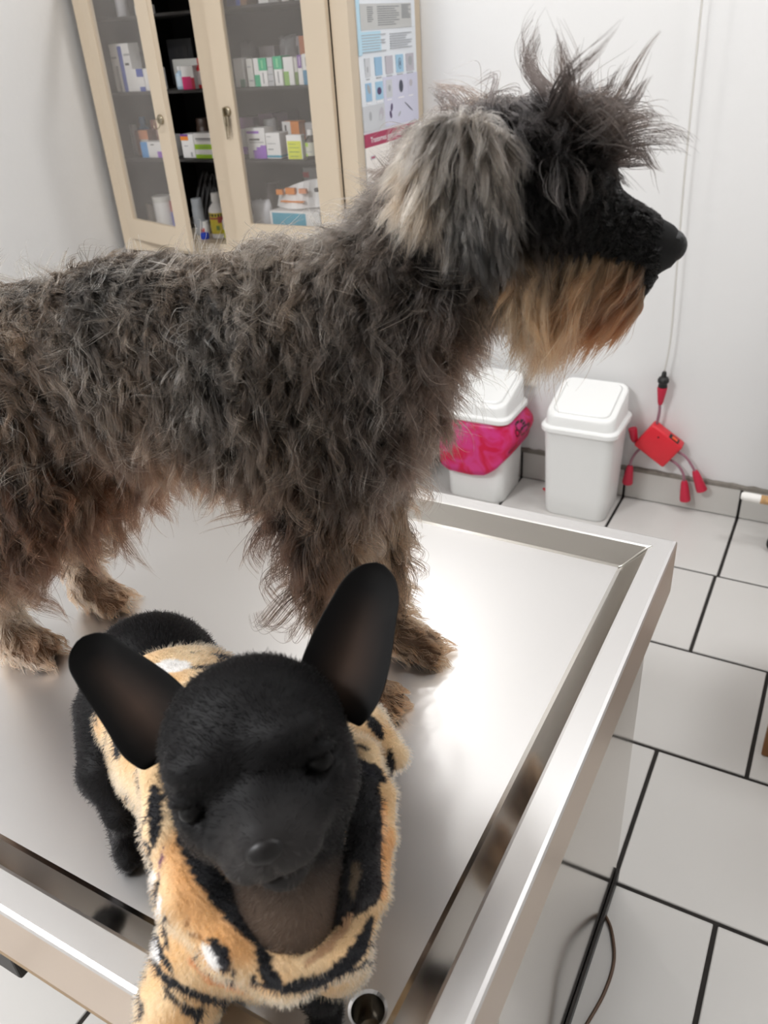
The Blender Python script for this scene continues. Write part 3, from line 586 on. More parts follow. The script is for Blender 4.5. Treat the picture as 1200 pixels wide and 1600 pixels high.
# ------------------------------------------------------------------ waste bins
m_bin = mat('white bin plastic', (232, 232, 230), .38, sub=.0, bump=.04, bscale=30)
m_binlid = mat('white bin lid plastic', (240, 240, 238), .33)
def make_bin(cx, cy, label, rot, hx=.108, hy=.098):
    t = thing('waste_bin', label, 'waste bin', (cx, cy, 0), 'white swing lid waste bins')
    X = Matrix.Translation(Vector((cx, cy, 0))) @ Matrix.Rotation(rot, 4, 'Z')
    def put(name, bm, m, par, ang=35):
        bmesh.ops.recalc_face_normals(bm, faces=bm.faces)
        bmesh.ops.transform(bm, matrix=X, verts=bm.verts); return obj(name, bm, m, par, smooth=True, angle=ang)
    bm = bmesh.new()
    loft(bm, [rrect(0, 0, hx*.90*s, hy*.90*s, .03, z) for s, z in ((.97, .001), (1, .006))]+[rrect(0, 0, hx*(.90+.085*f), hy*(.90+.085*f), .03, .006+.279*f) for f in (.25, .5, .75, 1)]+[rrect(0, 0, hx*1.02, hy*1.02, .033, .288), rrect(0, 0, hx*1.02, hy*1.02, .033, .296)])
    body = put('body', bm, m_bin, t)
    # lid: skirt with rolled lip, sloping hood
    zs = lambda x, y: .343+.055*((y+hy)/(2*hy))
    bm = bmesh.new()
    loft(bm, [rrect(0, 0, hx*1.06, hy*1.06, .034, .288), rrect(0, 0, hx*1.085, hy*1.085, .036, .291), rrect(0, 0, hx*1.085, hy*1.085, .036, .303), rrect(0, 0, hx*1.05, hy*1.05, .034, .307),
              rrect(0, 0, hx*.985, hy*.985, .034, .309), rrect(0, 0, hx*.965, hy*.97, .034, 0, zf=lambda x, y: zs(x, y)-.010), rrect(0, 0, hx*.94, hy*.945, .034, 0, zf=lambda x, y: zs(x, y)-.003), rrect(0, 0, hx*.89, hy*.90, .030, 0, zf=zs),
              rrect(0, -.0, hx*.80, hy*.82, .024, 0, zf=zs), rrect(0, 0, hx*.79, hy*.81, .024, 0, zf=lambda x, y: zs(x, y)-.004)], cap1=True)
    lid = put('lid', bm, m_binlid, t, 28)
    bm = bmesh.new()
    loft(bm, [rrect(0, 0, hx*.775, hy*.795, .023, 0, zf=lambda x, y: zs(x, y)-.006), rrect(0, 0, hx*.775, hy*.795, .023, 0, zf=lambda x, y: zs(x, y)+.001), rrect(0, 0, hx*.755, hy*.775, .021, 0, zf=lambda x, y: zs(x, y)+.0035), rrect(0, 0, hx*.3, hy*.35, .015, 0, zf=lambda x, y: zs(x, y)+.006)])
    put('swing_flap', bm, m_binlid, lid, 28)
    return t, X
binR, XR = make_bin(-.605, 2.258, 'white swing lid bin without a bag, standing beside the red power splitter', 0)
binL, XL = make_bin(-.935, 2.247, 'white swing lid bin with a pink bag hanging out under its lid', 0)
# pink liner folded over the left bin
def film(name, col, col2):
    m = bpy.data.materials.new(name); m.use_nodes = True; nt = m.node_tree; b = nt.nodes['Principled BSDF']
    tc = nt.nodes.new('ShaderNodeTexCoord'); n = nt.nodes.new('ShaderNodeTexNoise'); n.inputs['Scale'].default_value = 16; n.inputs['Detail'].default_value = 3; n.inputs['Distortion'].default_value = 1.2
    nt.links.new(tc.outputs['Object'], n.inputs['Vector']); cr = nt.nodes.new('ShaderNodeValToRGB')
    cr.color_ramp.elements[0].position = .40; cr.color_ramp.elements[0].color = srgb(*col); cr.color_ramp.elements[1].position = .6; cr.color_ramp.elements[1].color = srgb(*col2)
    nt.links.new(n.outputs[0], cr.inputs[0]); nt.links.new(cr.outputs[0], b.inputs['Base Color'])
    b.inputs['Roughness'].default_value = .28; b.inputs['Subsurface Weight'].default_value = 0
    tl = nt.nodes.new('ShaderNodeBsdfTranslucent'); nt.links.new(cr.outputs[0], tl.inputs[0]); mx = nt.nodes.new('ShaderNodeMixShader'); mx.inputs[0].default_value = .35
    nt.links.new(b.outputs[0], mx.inputs[1]); nt.links.new(tl.outputs[0], mx.inputs[2])
    tp = nt.nodes.new('ShaderNodeBsdfTransparent'); tp.inputs[0].default_value = (1, .35, .6, 1); m3 = nt.nodes.new('ShaderNodeMixShader'); m3.inputs[0].default_value = .22
    nt.links.new(mx.outputs[0], m3.inputs[1]); nt.links.new(tp.outputs[0], m3.inputs[2]); nt.links.new(m3.outputs[0], nt.nodes['Material Output'].inputs[0])
    return m
m_pink = film('pink polythene', (232, 40, 92), (238, 84, 166))
lin = thing('bin_liner', 'translucent hot pink plastic bag folded over the left bin', 'bag', (-.935, 2.252, .2))
bm = bmesh.new(); rnd = random.Random(5); NP, NL = 72, 9; rings = []
def rr_pt(hx, hy, u):   # superellipse perimeter
    a = 2*math.pi*u; c, s = math.cos(a), math.sin(a); p = .42
    return hx*math.copysign(abs(c)**p, c), hy*math.copysign(abs(s)**p, s)
ph = [(rnd.uniform(0, 6.28), rnd.randint(3, 17), rnd.uniform(.3, 1)) for _ in range(9)]
for j in range(NL+1):
    v = j/NL; ring_ = []
    for i in range(NP):
        u = i/NP; a = 2*math.pi*u
        f = sum(am*math.sin(k*a+p+v*2.2*((k % 3)-1)) for p, k, am in ph)/4
        x, y = rr_pt(.108*1.05+.010*math.sin(math.pi*v*.7)+.006*v+.004*f*(.3+v), .098*1.05+.012*math.sin(math.pi*v*.7)+.006*v+.004*f*(.3+v), u)
        # lower edge: deepest at the front left, rising to the right and back
        front = max(0, -math.sin(a)); right = max(0, math.cos(a))
        low = .155+.035*right-.045*front*(1-right)+.006*f
        bulge = .018*max(0, math.cos(a-.25))*math.sin(math.pi*min(1, v*1.2))
        z = .2875*(1-v)+low*v
        ring_.append(Vector((-.935+x+bulge, 2.247+y*(1 if y < 0 else .985), z+.002*f*v)))
    rings.append(ring_)
loft(bm, rings, cap0=False, cap1=False)
bmesh.ops.recalc_face_normals(bm, faces=bm.faces)
bm2 = bm
lo = obj('bag', bm2, m_pink, lin, smooth=True)
sm = lo.modifiers.new('thick', 'SOLIDIFY'); sm.thickness = .0008
m_ink = mat('black bag print', (40, 10, 20), .4)
bm = bmesh.new()     # warning ring symbol and a line of small print on the right flank
def bagpt(a, v, out=.0016):
    i = a/(2*math.pi)*NP; j = v*NL; i0, j0 = int(i) % NP, min(int(j), NL-1); fi, fj = i-int(i), j-j0
    P = (rings[j0][i0]*(1-fi)+rings[j0][(i0+1) % NP]*fi)*(1-fj)+(rings[j0+1][i0]*(1-fi)+rings[j0+1][(i0+1) % NP]*fi)*fj
    d = P-Vector((-.935, 2.247, P.z)); return P+d.normalized()*out
def bagquad(a0, a1, v0, v1):
    n = 5; L0 = [bm.verts.new(bagpt(a0+(a1-a0)*k/n, v0)) for k in range(n+1)]; L1 = [bm.verts.new(bagpt(a0+(a1-a0)*k/n, v1)) for k in range(n+1)]
    for k in range(n): bm.faces.new((L0[k], L0[k+1], L1[k+1], L1[k]))
A = 2*math.pi
for k in range(9): bagquad(A-.62+k*.05, A-.62+k*.05+.032, .80-.004*k, .86-.004*k)
for (ca, cv, r) in ((A-.10, .22, .13), (A-.26, .33, .11), (A+.0-.02, .42, .11)):
    for k in range(8):
        a = 2*math.pi*k/8; b_ = a+.55
        q = [bm.verts.new(bagpt((ca+rr_*math.cos(t)) % A, cv+rr_*1.1*math.sin(t))) for rr_, t in ((r, a), (r, b_), (r*.6, b_), (r*.6, a))]
        bm.faces.new(q)
obj('warning_print', bm, m_ink, lin)

# ------------------------------------------------------------------ outlet, hanging cord, red splitter
m_plate = mat('outlet plastic', (232, 228, 222), .35); m_slot = mat('outlet slot', (50, 46, 44), .6)
ou = thing('wall_outlet', 'white wall outlet plate above the gap between the two bins', 'outlet', (-.84, WB, .375))
ox0, oz0 = -.840, .397
obj('plate', BM(ox0-.036, ox0+.036, WB-.006, WB, oz0-.060, oz0+.060, bevel=.002), m_plate, ou)
ins = obj('receptacle', BM(ox0-.0175, ox0+.0175, WB-.009, WB-.004, oz0-.035, oz0+.035, bevel=.001), mat('receptacle plastic', (222, 217, 210), .35), ou)
bm = bmesh.new()
for zz in (oz0+.017, oz0-.017):
    box(bm, ox0-.0075, ox0-.0055, WB-.0098, WB-.008, zz, zz+.009); box(bm, ox0+.0055, ox0+.0075, WB-.0098, WB-.008, zz+.001, zz+.008); box(bm, ox0-.002, ox0+.002, WB-.0098, WB-.008, zz-.007, zz-.003)
obj('slots', bm, m_slot, ins)
m_cordw = mat('white cord', (206, 203, 197), .5); m_plugb = mat('black plug rubber', (22, 21, 21), .45)
m_red = mat('red splitter plastic', (214, 38, 52), .38, var=.06, scale=40); m_red2 = mat('red socket rubber', (190, 32, 62), .45); m_mauve = mat('mauve cable', (150, 104, 118), .45)
cord = thing('extension_cord', 'thin white cord hanging down the wall with black plug', 'cord', (-.41, 2.33, .43))
bm = bmesh.new(); tube(bm, spline([(-.432, 2.335, 2.3), (-.430, 2.335, 1.8), (-.425, 2.335, 1.37), (-.418, 2.336, 1.0), (-.408, 2.336, .72), (-.403, 2.337, .55), (-.409, 2.337, .452)], 8), .0026, 8)
obj('cable', bm, m_cordw, cord, smooth=True)
bm = bmesh.new()
lathe(bm, [(.004, .452), (.0065, .449), (.008, .436), (.0125, .434), (.0165, .428), (.0165, .420), (.012, .415), (.0135, .408), (.0135, .4045), (.006, .404)], -.409, 2.337, 16)
obj('plug', bm, m_plugb, cord, smooth=True, angle=50)
pw = thing('power_splitter', 'red power splitter box with four short socket leads hanging by the wall', 'power strip', (-.40, 2.34, .22))
def flare(name, a, b, r0, r1, m=m_red2):
    a, b = Vector(a), Vector(b); bm = bmesh.new(); d = b-a
    tube(bm, [a, a+d*.12, a+d*.2, a+d*.92, b], [r0*.85, r0*1.1, r0*1.2, r1, r1*.97], 10)
    return obj(name, bm, m, pw, smooth=True, angle=45)
flare('inlet_socket', (-.410, 2.337, .348), (-.4095, 2.337, .403), .0072, .0145)
def lead(pts, s0, s1, end):
    bm = bmesh.new(); tube(bm, spline(pts, 6), .0042, 8); obj('lead', bm, m_mauve, pw, smooth=True); flare('socket', s0, s1, .0095, .0135 if end else .0165)
bm = bmesh.new(); tube(bm, spline([(-.411, 2.337, .35), (-.410, 2.338, .32), (-.414, 2.34, .278)], 6), .0042, 8); obj('lead', bm, m_mauve, pw, smooth=True)
# box, rotated about -31 degrees in the wall plane
A_ = math.radians(-33)
X = Matrix.Translation(Vector((-.399, 2.338, .219))) @ Matrix.Rotation(-A_, 4, 'Y')
bm = bmesh.new(); box(bm, -.056, .056, -.022, .022, -.046, .046, bevel=.006, seg=3); bmesh.ops.transform(bm, matrix=X, verts=bm.verts)
bx = obj('splitter_box', bm, m_red, pw, smooth=True, angle=40)
bm = bmesh.new(); box(bm, .004, .038, -.019, .006, .0455, .0475, bevel=.0006); bmesh.ops.transform(bm, matrix=X, verts=bm.verts); sw = obj('switch_bezel', bm, m_plugb, bx)
bm = bmesh.new(); box(bm, .013, .032, -.0155, -.002, .047, .0495, bevel=.001); bmesh.ops.transform(bm, matrix=X, verts=bm.verts); obj('rocker', bm, mat('orange rocker', (236, 84, 40), .3), bx)
bm = bmesh.new(); lathe(bm, [(.003, 0), (.003, .0008)], 0, 0, 10); bmesh.ops.transform(bm, matrix=X @ Matrix.Translation(Vector((-.018, -.022, .026))) @ Matrix.Rotation(math.radians(90), 4, 'X'), verts=bm.verts); obj('indicator', bm, mat('dark red lens', (90, 10, 16), .3), bx)
lead([(-.345, 2.338, .205), (-.317, 2.337, .19), (-.296, 2.336, .165), (-.284, 2.335, .147)], (-.285, 2.335, .15), (-.256, 2.333, .088), 0)
lead([(-.366, 2.338, .174), (-.338, 2.336, .16), (-.318, 2.335, .135), (-.311, 2.334, .108)], (-.311, 2.334, .110), (-.300, 2.333, .044), 0)
lead([(-.452, 2.338, .195), (-.466, 2.337, .175), (-.476, 2.336, .15), (-.478, 2.335, .128)], (-.478, 2.335, .13), (-.481, 2.334, .066), 0)
lead([(-.452, 2.340, .205), (-.466, 2.340, .206), (-.474, 2.339, .212), (-.478, 2.338, .218)], (-.473, 2.340, .214), (-.484, 2.340, .256), 1)
# tiny red connector lying on the floor between the bins
bm = bmesh.new(); tube(bm, [(-.745, 2.30, .008), (-.728, 2.29, .008), (-.716, 2.285, .008)], [.004, .005, .006], 10)
tag(obj('loose_connector', bm, m_red, smooth=True), 'tiny red connector on the floor between the two bins', 'connector')

# ------------------------------------------------------------------ things at the right edge
st = thing('wooden_stool', 'brown wooden stool whose leg just shows at the right edge', 'stool', (.2, 1.52, 0))
m_stool = mat('varnished brown wood', (134, 88, 44), .4, var=.3, scale=20)
for dx in (0, .27):
    for dy in (0, .27):
        obj('leg', BM(.043+dx, .083+dx, 1.40+dy, 1.44+dy, 0, .44, bevel=.003), m_stool, st)
obj('seat', BM(.03, .37, 1.385, 1.725, .44, .47, bevel=.006), m_stool, st)
for dy in (0, .27): obj('stretcher', BM(.083, .313, 1.41+dy, 1.43+dy, .2, .23), m_stool, st)
# black trolley with casters, its white wrapped handle bar pointing left
tr = thing('equipment_trolley', 'black wheeled trolley at the right edge with white wrapped bar', 'trolley', (.2, 2.1, 0))
m_blk = mat('black trolley plastic', (20, 20, 21), .4)
for cx_, cy_ in ((-.035, 2.215), (.42, 2.215), (-.035, 1.95), (.42, 1.95)):
    bm = bmesh.new(); lathe(bm, [(.008, -.012), (.024, -.012), (.026, -.008), (.026, .008), (.024, .012), (.008, .012)], 0, 0, 20)
    bmesh.ops.transform(bm, matrix=Matrix.Translation(Vector((cx_+.012, cy_, .026))) @ Matrix.Rotation(math.radians(90), 4, 'X'), verts=bm.verts)
    if cy_ > 2: 
        c = obj('caster', bm, m_blk, tr, smooth=True, angle=40)
        obj('caster_fork', BM(cx_-.005, cx_+.03, cy_-.017, cy_+.017, .05, .10, bevel=.004), m_blk, tr)
    else: bm.free()
bm = bmesh.new(); box(bm, -.02, .45, 2.19, 2.24, .10, .125, bevel=.004); box(bm, .0, .43, 2.2, 2.23, .125, .75, bevel=.004); obj('frame', bm, m_blk, tr)
bm = bmesh.new()
tube(bm, [(-.137, 2.2, .167), (-.1355, 2.2, .167), (-.125, 2.2, .167), (-.085, 2.2, .1665)], [.006, .010, .0125, .0125], 20)
m_wrap = mat('white wrap', (238, 235, 230), .7, bump=.3, bscale=120); wr = obj('wrapped_bar', bm, m_wrap, tr, smooth=True, angle=50)
bm = bmesh.new(); tube(bm, [(-.085, 2.2, .1665), (-.0, 2.2, .166), (.01, 2.2, .166)], .0126, 20)
m_tape = mat('printed brown tape', (206, 168, 118), .5); obj('tape', bm, mat('brown mottled tape', (190, 150, 104), .5, var=.6, scale=90), wr, smooth=True)
# ------------------------------------------------------------------ implicit bodies and grown hair
def sm_min(a, b, k):
    h = np.clip(.5+.5*(b-a)/k, 0, 1)
    return b*(1-h)+a*h-k*h*(1-h)
def cone(P, a, b, ra, rb, sw=1.0):
    """tapered capsule; sw > 1 narrows it sideways (second axis)"""
    a = np.array(a, float); b = np.array(b, float); Q = P-a; ba = b-a
    if sw != 1: Q = Q*np.array([1, sw, 1]); ba = ba*np.array([1, sw, 1])
    h = np.clip((Q@ba)/max(ba@ba, 1e-12), 0, 1)
    d = np.linalg.norm(Q-h[:, None]*ba, axis=1)-(ra+(rb-ra)*h)
    return d
def ellip(P, c, r, R=None):
    Q = P-np.array(c, float)
    if R is not None: Q = Q@R
    q = Q/np.array(r, float); l = np.linalg.norm(q, axis=1); g = np.linalg.norm(q/np.array(r), axis=1)
    return np.where(g > 1e-9, l*(l-1)/np.maximum(g, 1e-9), -min(r))
def grid_eval(fn, lo, hi, h):
    lo = np.array(lo, float); n = np.ceil((np.array(hi)-lo)/h).astype(int)+1
    ax = [lo[i]+h*np.arange(n[i]) for i in range(3)]
    G = np.stack(np.meshgrid(*ax, indexing='ij'), -1).reshape(-1, 3)
    F = np.concatenate([fn(G[i:i+400000]) for i in range(0, len(G), 400000)])
    return F.reshape(n), lo
def surface_nets(F, lo, h):
    s = F < 0; n = np.array(F.shape); c = n-1
    cor = [(i, j, k) for i in (0, 1) for j in (0, 1) for k in (0, 1)]
    sub = lambda A, o: A[o[0]:o[0]+c[0], o[1]:o[1]+c[1], o[2]:o[2]+c[2]]
    tot = sum(sub(s, o).astype(np.int8) for o in cor); act = (tot > 0) & (tot < 8)
    I = np.argwhere(act); idx = -np.ones(c, int); idx[tuple(I.T)] = np.arange(len(I))
    acc = np.zeros((len(I), 3)); cnt = np.zeros(len(I))
    for a in cor:
        for ax in range(3):
            if a[ax]: continue
            b = list(a); b[ax] = 1
            fa = F[tuple((I+a).T)]; fb = F[tuple((I+b).T)]; m = (fa < 0) != (fb < 0)
            t = np.where(m, fa/np.where(m, fa-fb, 1), 0); p = np.tile(np.array(a, float), (len(I), 1)); p[:, ax] += t
            acc[m] += p[m]; cnt[m] += 1
    V = lo+h*(I+acc/cnt[:, None]); faces = []
    for ax in range(3):
        A = np.argwhere(np.diff(s.astype(np.int8), axis=ax) != 0)
        b1, b2 = (ax+1) % 3, (ax+2) % 3
        A = A[(A[:, b1] > 0) & (A[:, b2] > 0) & (A[:, b1] < c[b1]) & (A[:, b2] < c[b2])]
        q = []
        for d1, d2 in ((-1, -1), (0, -1), (0, 0), (-1, 0)):
            B = A.copy(); B[:, b1] += d1; B[:, b2] += d2; q.append(idx[tuple(B.T)])
        q = np.stack(q, 1); ins = s[tuple(A.T)]
        q[~ins] = q[~ins][:, ::-1]; faces.append(q)
    return V, np.concatenate(faces)
def sample(F, lo, h, P):
    g = (P-lo)/h; g = np.clip(g, 0, np.array(F.shape)-1.001); i = g.astype(int); f = g-i; out = 0
    for a in (0, 1):
        for b in (0, 1):
            for c in (0, 1):
                wgt = (f[:, 0] if a else 1-f[:, 0])*(f[:, 1] if b else 1-f[:, 1])*(f[:, 2] if c else 1-f[:, 2])
                out = out+wgt*F[i[:, 0]+a, i[:, 1]+b, i[:, 2]+c]
    return out
def gradient(F, lo, h, P):
    e = h*.7; g = np.stack([sample(F, lo, h, P+e*d)-sample(F, lo, h, P-e*d) for d in np.eye(3)], 1)
    return g/np.maximum(np.linalg.norm(g, axis=1, keepdims=True), 1e-9)
def nrm(a): return a/np.maximum(np.linalg.norm(a, axis=-1, keepdims=True), 1e-9)
def mesh_from(name, V, Fq, material, parent, col=None, smooth=True):
    me = bpy.data.meshes.new(name); me.from_pydata(V.tolist(), [], [tuple(int(x) for x in f) for f in Fq])
    if col is not None:
        a = me.color_attributes.new('col', 'FLOAT_COLOR', 'POINT'); a.data.foreach_set('color', np.hstack([col, np.ones((len(col), 1))]).astype(np.float32).ravel())
    me.materials.append(material)
    if smooth: me.polygons.foreach_set('use_smooth', [True]*len(me.polygons))
    o = link(name, me)
    if parent is not None:
        o.parent = parent; o.matrix_parent_inverse = Matrix.Translation(-parent_loc(parent))
    return o
def lin(c): return np.array([srgb(*k)[:3] for k in np.atleast_2d(np.array(c, float))])
def vnoise(P, s, seed):
    """smooth pseudo noise, three channels"""
    r = np.random.RandomState(seed); out = np.zeros((len(P), 3))
    for o in range(5):
        k = r.normal(size=(3, 3))*(1.45**o*.55)*s; ph = r.uniform(0, 6.28, 3)
        out += np.sin(P@k+ph)/(1.25**o)
    return out/2.2
def hair_mat(name, rough=.42, ior=1.4):
    m = bpy.data.materials.new(name); m.use_nodes = True; nt = m.node_tree; nt.nodes.clear()
    out = nt.nodes.new('ShaderNodeOutputMaterial'); h = nt.nodes.new('ShaderNodeBsdfHairPrincipled')
    try: h.model = 'CHIANG'
    except Exception: pass
    h.parametrization = 'COLOR'; h.inputs['Roughness'].default_value = rough; h.inputs['Radial Roughness'].default_value = .55
    for k, v in (('Coat', .0), ('IOR', ior), ('Random Roughness', .2)):
        if k in h.inputs: h.inputs[k].default_value = v
    a = nt.nodes.new('ShaderNodeAttribute'); a.attribute_name = 'root_col'; b = nt.nodes.new('ShaderNodeAttribute'); b.attribute_name = 'tip_col'
    hi = nt.nodes.new('ShaderNodeHairInfo'); mr = nt.nodes.new('ShaderNodeMapRange'); mr.inputs['From Min'].default_value = .25; mr.inputs['From Max'].default_value = .9
    nt.links.new(hi.outputs['Intercept'], mr.inputs[0]); mx = nt.nodes.new('ShaderNodeMix'); mx.data_type = 'RGBA'
    nt.links.new(mr.outputs[0], mx.inputs[0]); nt.links.new(a.outputs['Color'], mx.inputs[6]); nt.links.new(b.outputs['Color'], mx.inputs[7]); nt.links.new(mx.outputs[2], h.inputs['Color'])
    nt.links.new(h.outputs[0], out.inputs[0]); return m
def make_curves(name, P, rad, rc, tc, material, parent):
    """P (n,k,3) world points"""
    n, k = P.shape[:2]; c = bpy.data.hair_curves.new(name); c.add_curves([k]*n)
    c.position_data.foreach_set('vector', np.ascontiguousarray(P, np.float32).ravel())
    a = c.attributes.get('radius') or c.attributes.new('radius', 'FLOAT', 'POINT'); a.data.foreach_set('value', np.ascontiguousarray(rad, np.float32).ravel())
    for nm, cc in (('root_col', rc), ('tip_col', tc)):
        a = c.attributes.new(nm, 'FLOAT_COLOR', 'CURVE'); a.data.foreach_set('color', np.hstack([cc, np.ones((n, 1))]).astype(np.float32).ravel())
    c.materials.append(material); o = link(name, c); o.parent = parent; o.matrix_parent_inverse = Matrix.Translation(-parent_loc(parent))
    o['kind'] = 'stuff'; return o
def scatter(V, Fq, n, rs, dens=None):
    A, B, C, D = (V[Fq[:, i]] for i in range(4))
    ar = np.linalg.norm(np.cross(C-A, D-B), axis=1)/2
    if dens is not None: ar = ar*dens((A+B+C+D)/4)
    f = rs.choice(len(Fq), n, p=ar/ar.sum()); u, v = rs.rand(n, 1), rs.rand(n, 1)
    return (A[f]*(1-u)+B[f]*u)*(1-v)+(D[f]*(1-u)+C[f]*u)*v
def nearest(P, Q):
    from mathutils import kdtree
    t = kdtree.KDTree(len(Q))
    for i, q in enumerate(Q): t.insert(q, i)
    t.balance(); return np.array([t.find(p)[1] for p in P])
def blend_guides(P, G, sig, keys):
    """Gaussian blend of guide values; G rows: pos(3) + values"""
    X = np.abs(P*np.array([0, 1, 0]))+P*np.array([1, 0, 1])
    g = np.array([r[0] for r in G], float); d2 = ((X[:, None, :]-g[None])**2).sum(2)
    wt = np.exp(-d2/(2*sig*sig))+1e-7/(d2+1e-4); wt /= wt.sum(1, keepdims=True)
    return [wt@np.array([np.atleast_1d(r[i]) for r in G], float) for i in keys]
def strands(P, N, D0, D1, L, K, rs, clump=12, tight=.7, wave=.006, wfreq=1.6, lift=.4, fly=.04, jit=.10, cjit=.30, hook=0, side=None, push=None, noise=None, gap=.0012):
    """grow n strands of K points; D0 start and D1 end directions"""
    n = len(P); sd = rs.normal(size=(n, 3))*jit
    nc = max(1, n//clump); ci = rs.choice(n, nc, replace=False); own = nearest(P, P[ci]); isf = rs.rand(n) < fly
    ph = rs.rand(nc)*6.283; cj = rs.normal(size=(nc, 3))*cjit; Lc = np.exp(np.clip(rs.normal(size=nc), -2, 1.3)*.28)
    Lh = (L[:, 0] if L.ndim == 2 else L)*Lc[own]*np.exp(rs.normal(size=n)*.10)*np.where(isf, 1.25, 1)
    d0 = nrm(D0-N*(np.minimum((D0*N).sum(1, keepdims=True), 0))+N*lift*np.where(isf, 1.7, 1)[:, None]+cj[own]+sd)
    d1 = nrm(D1+cj[own]*.8+sd*.8); pts = [P-N*.001]; p = P.copy()
    bn = nrm(np.cross(d0, d1)+1e-3*rs.normal(size=(n, 3))); wa = wave*(.5+rs.rand(nc))[own]; hk = (rs.normal(size=(nc, 3))*[1, 1, .45]+[.25, 0, .2])[own]*hook
    for k in range(1, K):
        t = k/(K-1); d = nrm(d0*(1-t)**1.4+d1*(1-(1-t)**1.4)+hk*t**2.5); p = p+d*(Lh/(K-1))[:, None]
        if push is not None:
            sdv = push[0](p); m = sdv < gap
            if m.any(): p = p+np.where(m, gap-sdv, 0)[:, None]*push[1](p)
        pts.append(p.copy())
    Q = np.stack(pts, 1); T = np.linspace(0, 1, K)[None, :, None]
    f = wfreq*(.8+.4*rs.rand(nc))[own]
    Q = Q+bn[:, None, :]*(wa[:, None, None]*np.sin(6.283*f[:, None, None]*T+ph[own][:, None, None])-wa[:, None, None]*np.sin(ph[own])[:, None, None])*T**.8
    n2 = nrm(np.cross(bn, d1)); Q = Q+n2[:, None, :]*(wa[:, None, None]*.8*np.sin(6.283*f[:, None, None]*T*.9+2*ph[own][:, None, None])-wa[:, None, None]*.8*np.sin(2*ph[own])[:, None, None])*T**.8
    cl = tight*np.where(isf, .25, 1)[:, None, None]*T**1.3
    cen = Q[ci][own]; sc = (Lh/Lh[ci][own])[:, None, None]
    tgt = cen[:, :1]+(cen-cen[:, :1])*np.minimum(sc, 1.3)
    Q = Q*(1-cl)+tgt*cl
    if push is not None:
        for k in range(1, K):
            sdv = push[0](Q[:, k]); m = sdv < gap
            if m.any(): Q[:, k] += np.where(m, gap-sdv, 0)[:, None]*push[1](Q[:, k])
    return Q, own, nc

# ------------------------------------------------------------------ schnauzer
DU, DN, D0_ = np.array([.97727, .21201, 0]), np.array([-.21201, .97727, 0]), np.array([-.36, .624, TT])
def d2w(P): return D0_+P[..., :1]*DU+P[..., 1:2]*DN+P[..., 2:3]*np.array([0, 0, 1.])
def both(f, *a): pass
EAR = [((.090, .066, .566), (.112, .075, .522), .040, .014)]
def sd_ear(P):
    d = None
    for a, b, ra, rb in EAR:
        Q = np.stack([P[:, 0], np.abs(P[:, 1]), P[:, 2]], 1)
        A, B = np.array(a), np.array(b); ba = (B-A)[[0, 2]]; q = Q[:, [0, 2]]-A[[0, 2]]
        h = np.clip(q@ba/(ba@ba), 0, 1); d2 = np.linalg.norm(q-h[:, None]*ba, axis=1)-(ra+(rb-ra)*h)
        wc = A[1]+(B[1]-A[1])*h-.010*np.clip((A[2]+.02-Q[:, 2]), -1, 0)/.02
        dd = np.abs(Q[:, 1]-wc)-.006
        e = np.maximum(d2, dd); d = e
    return d
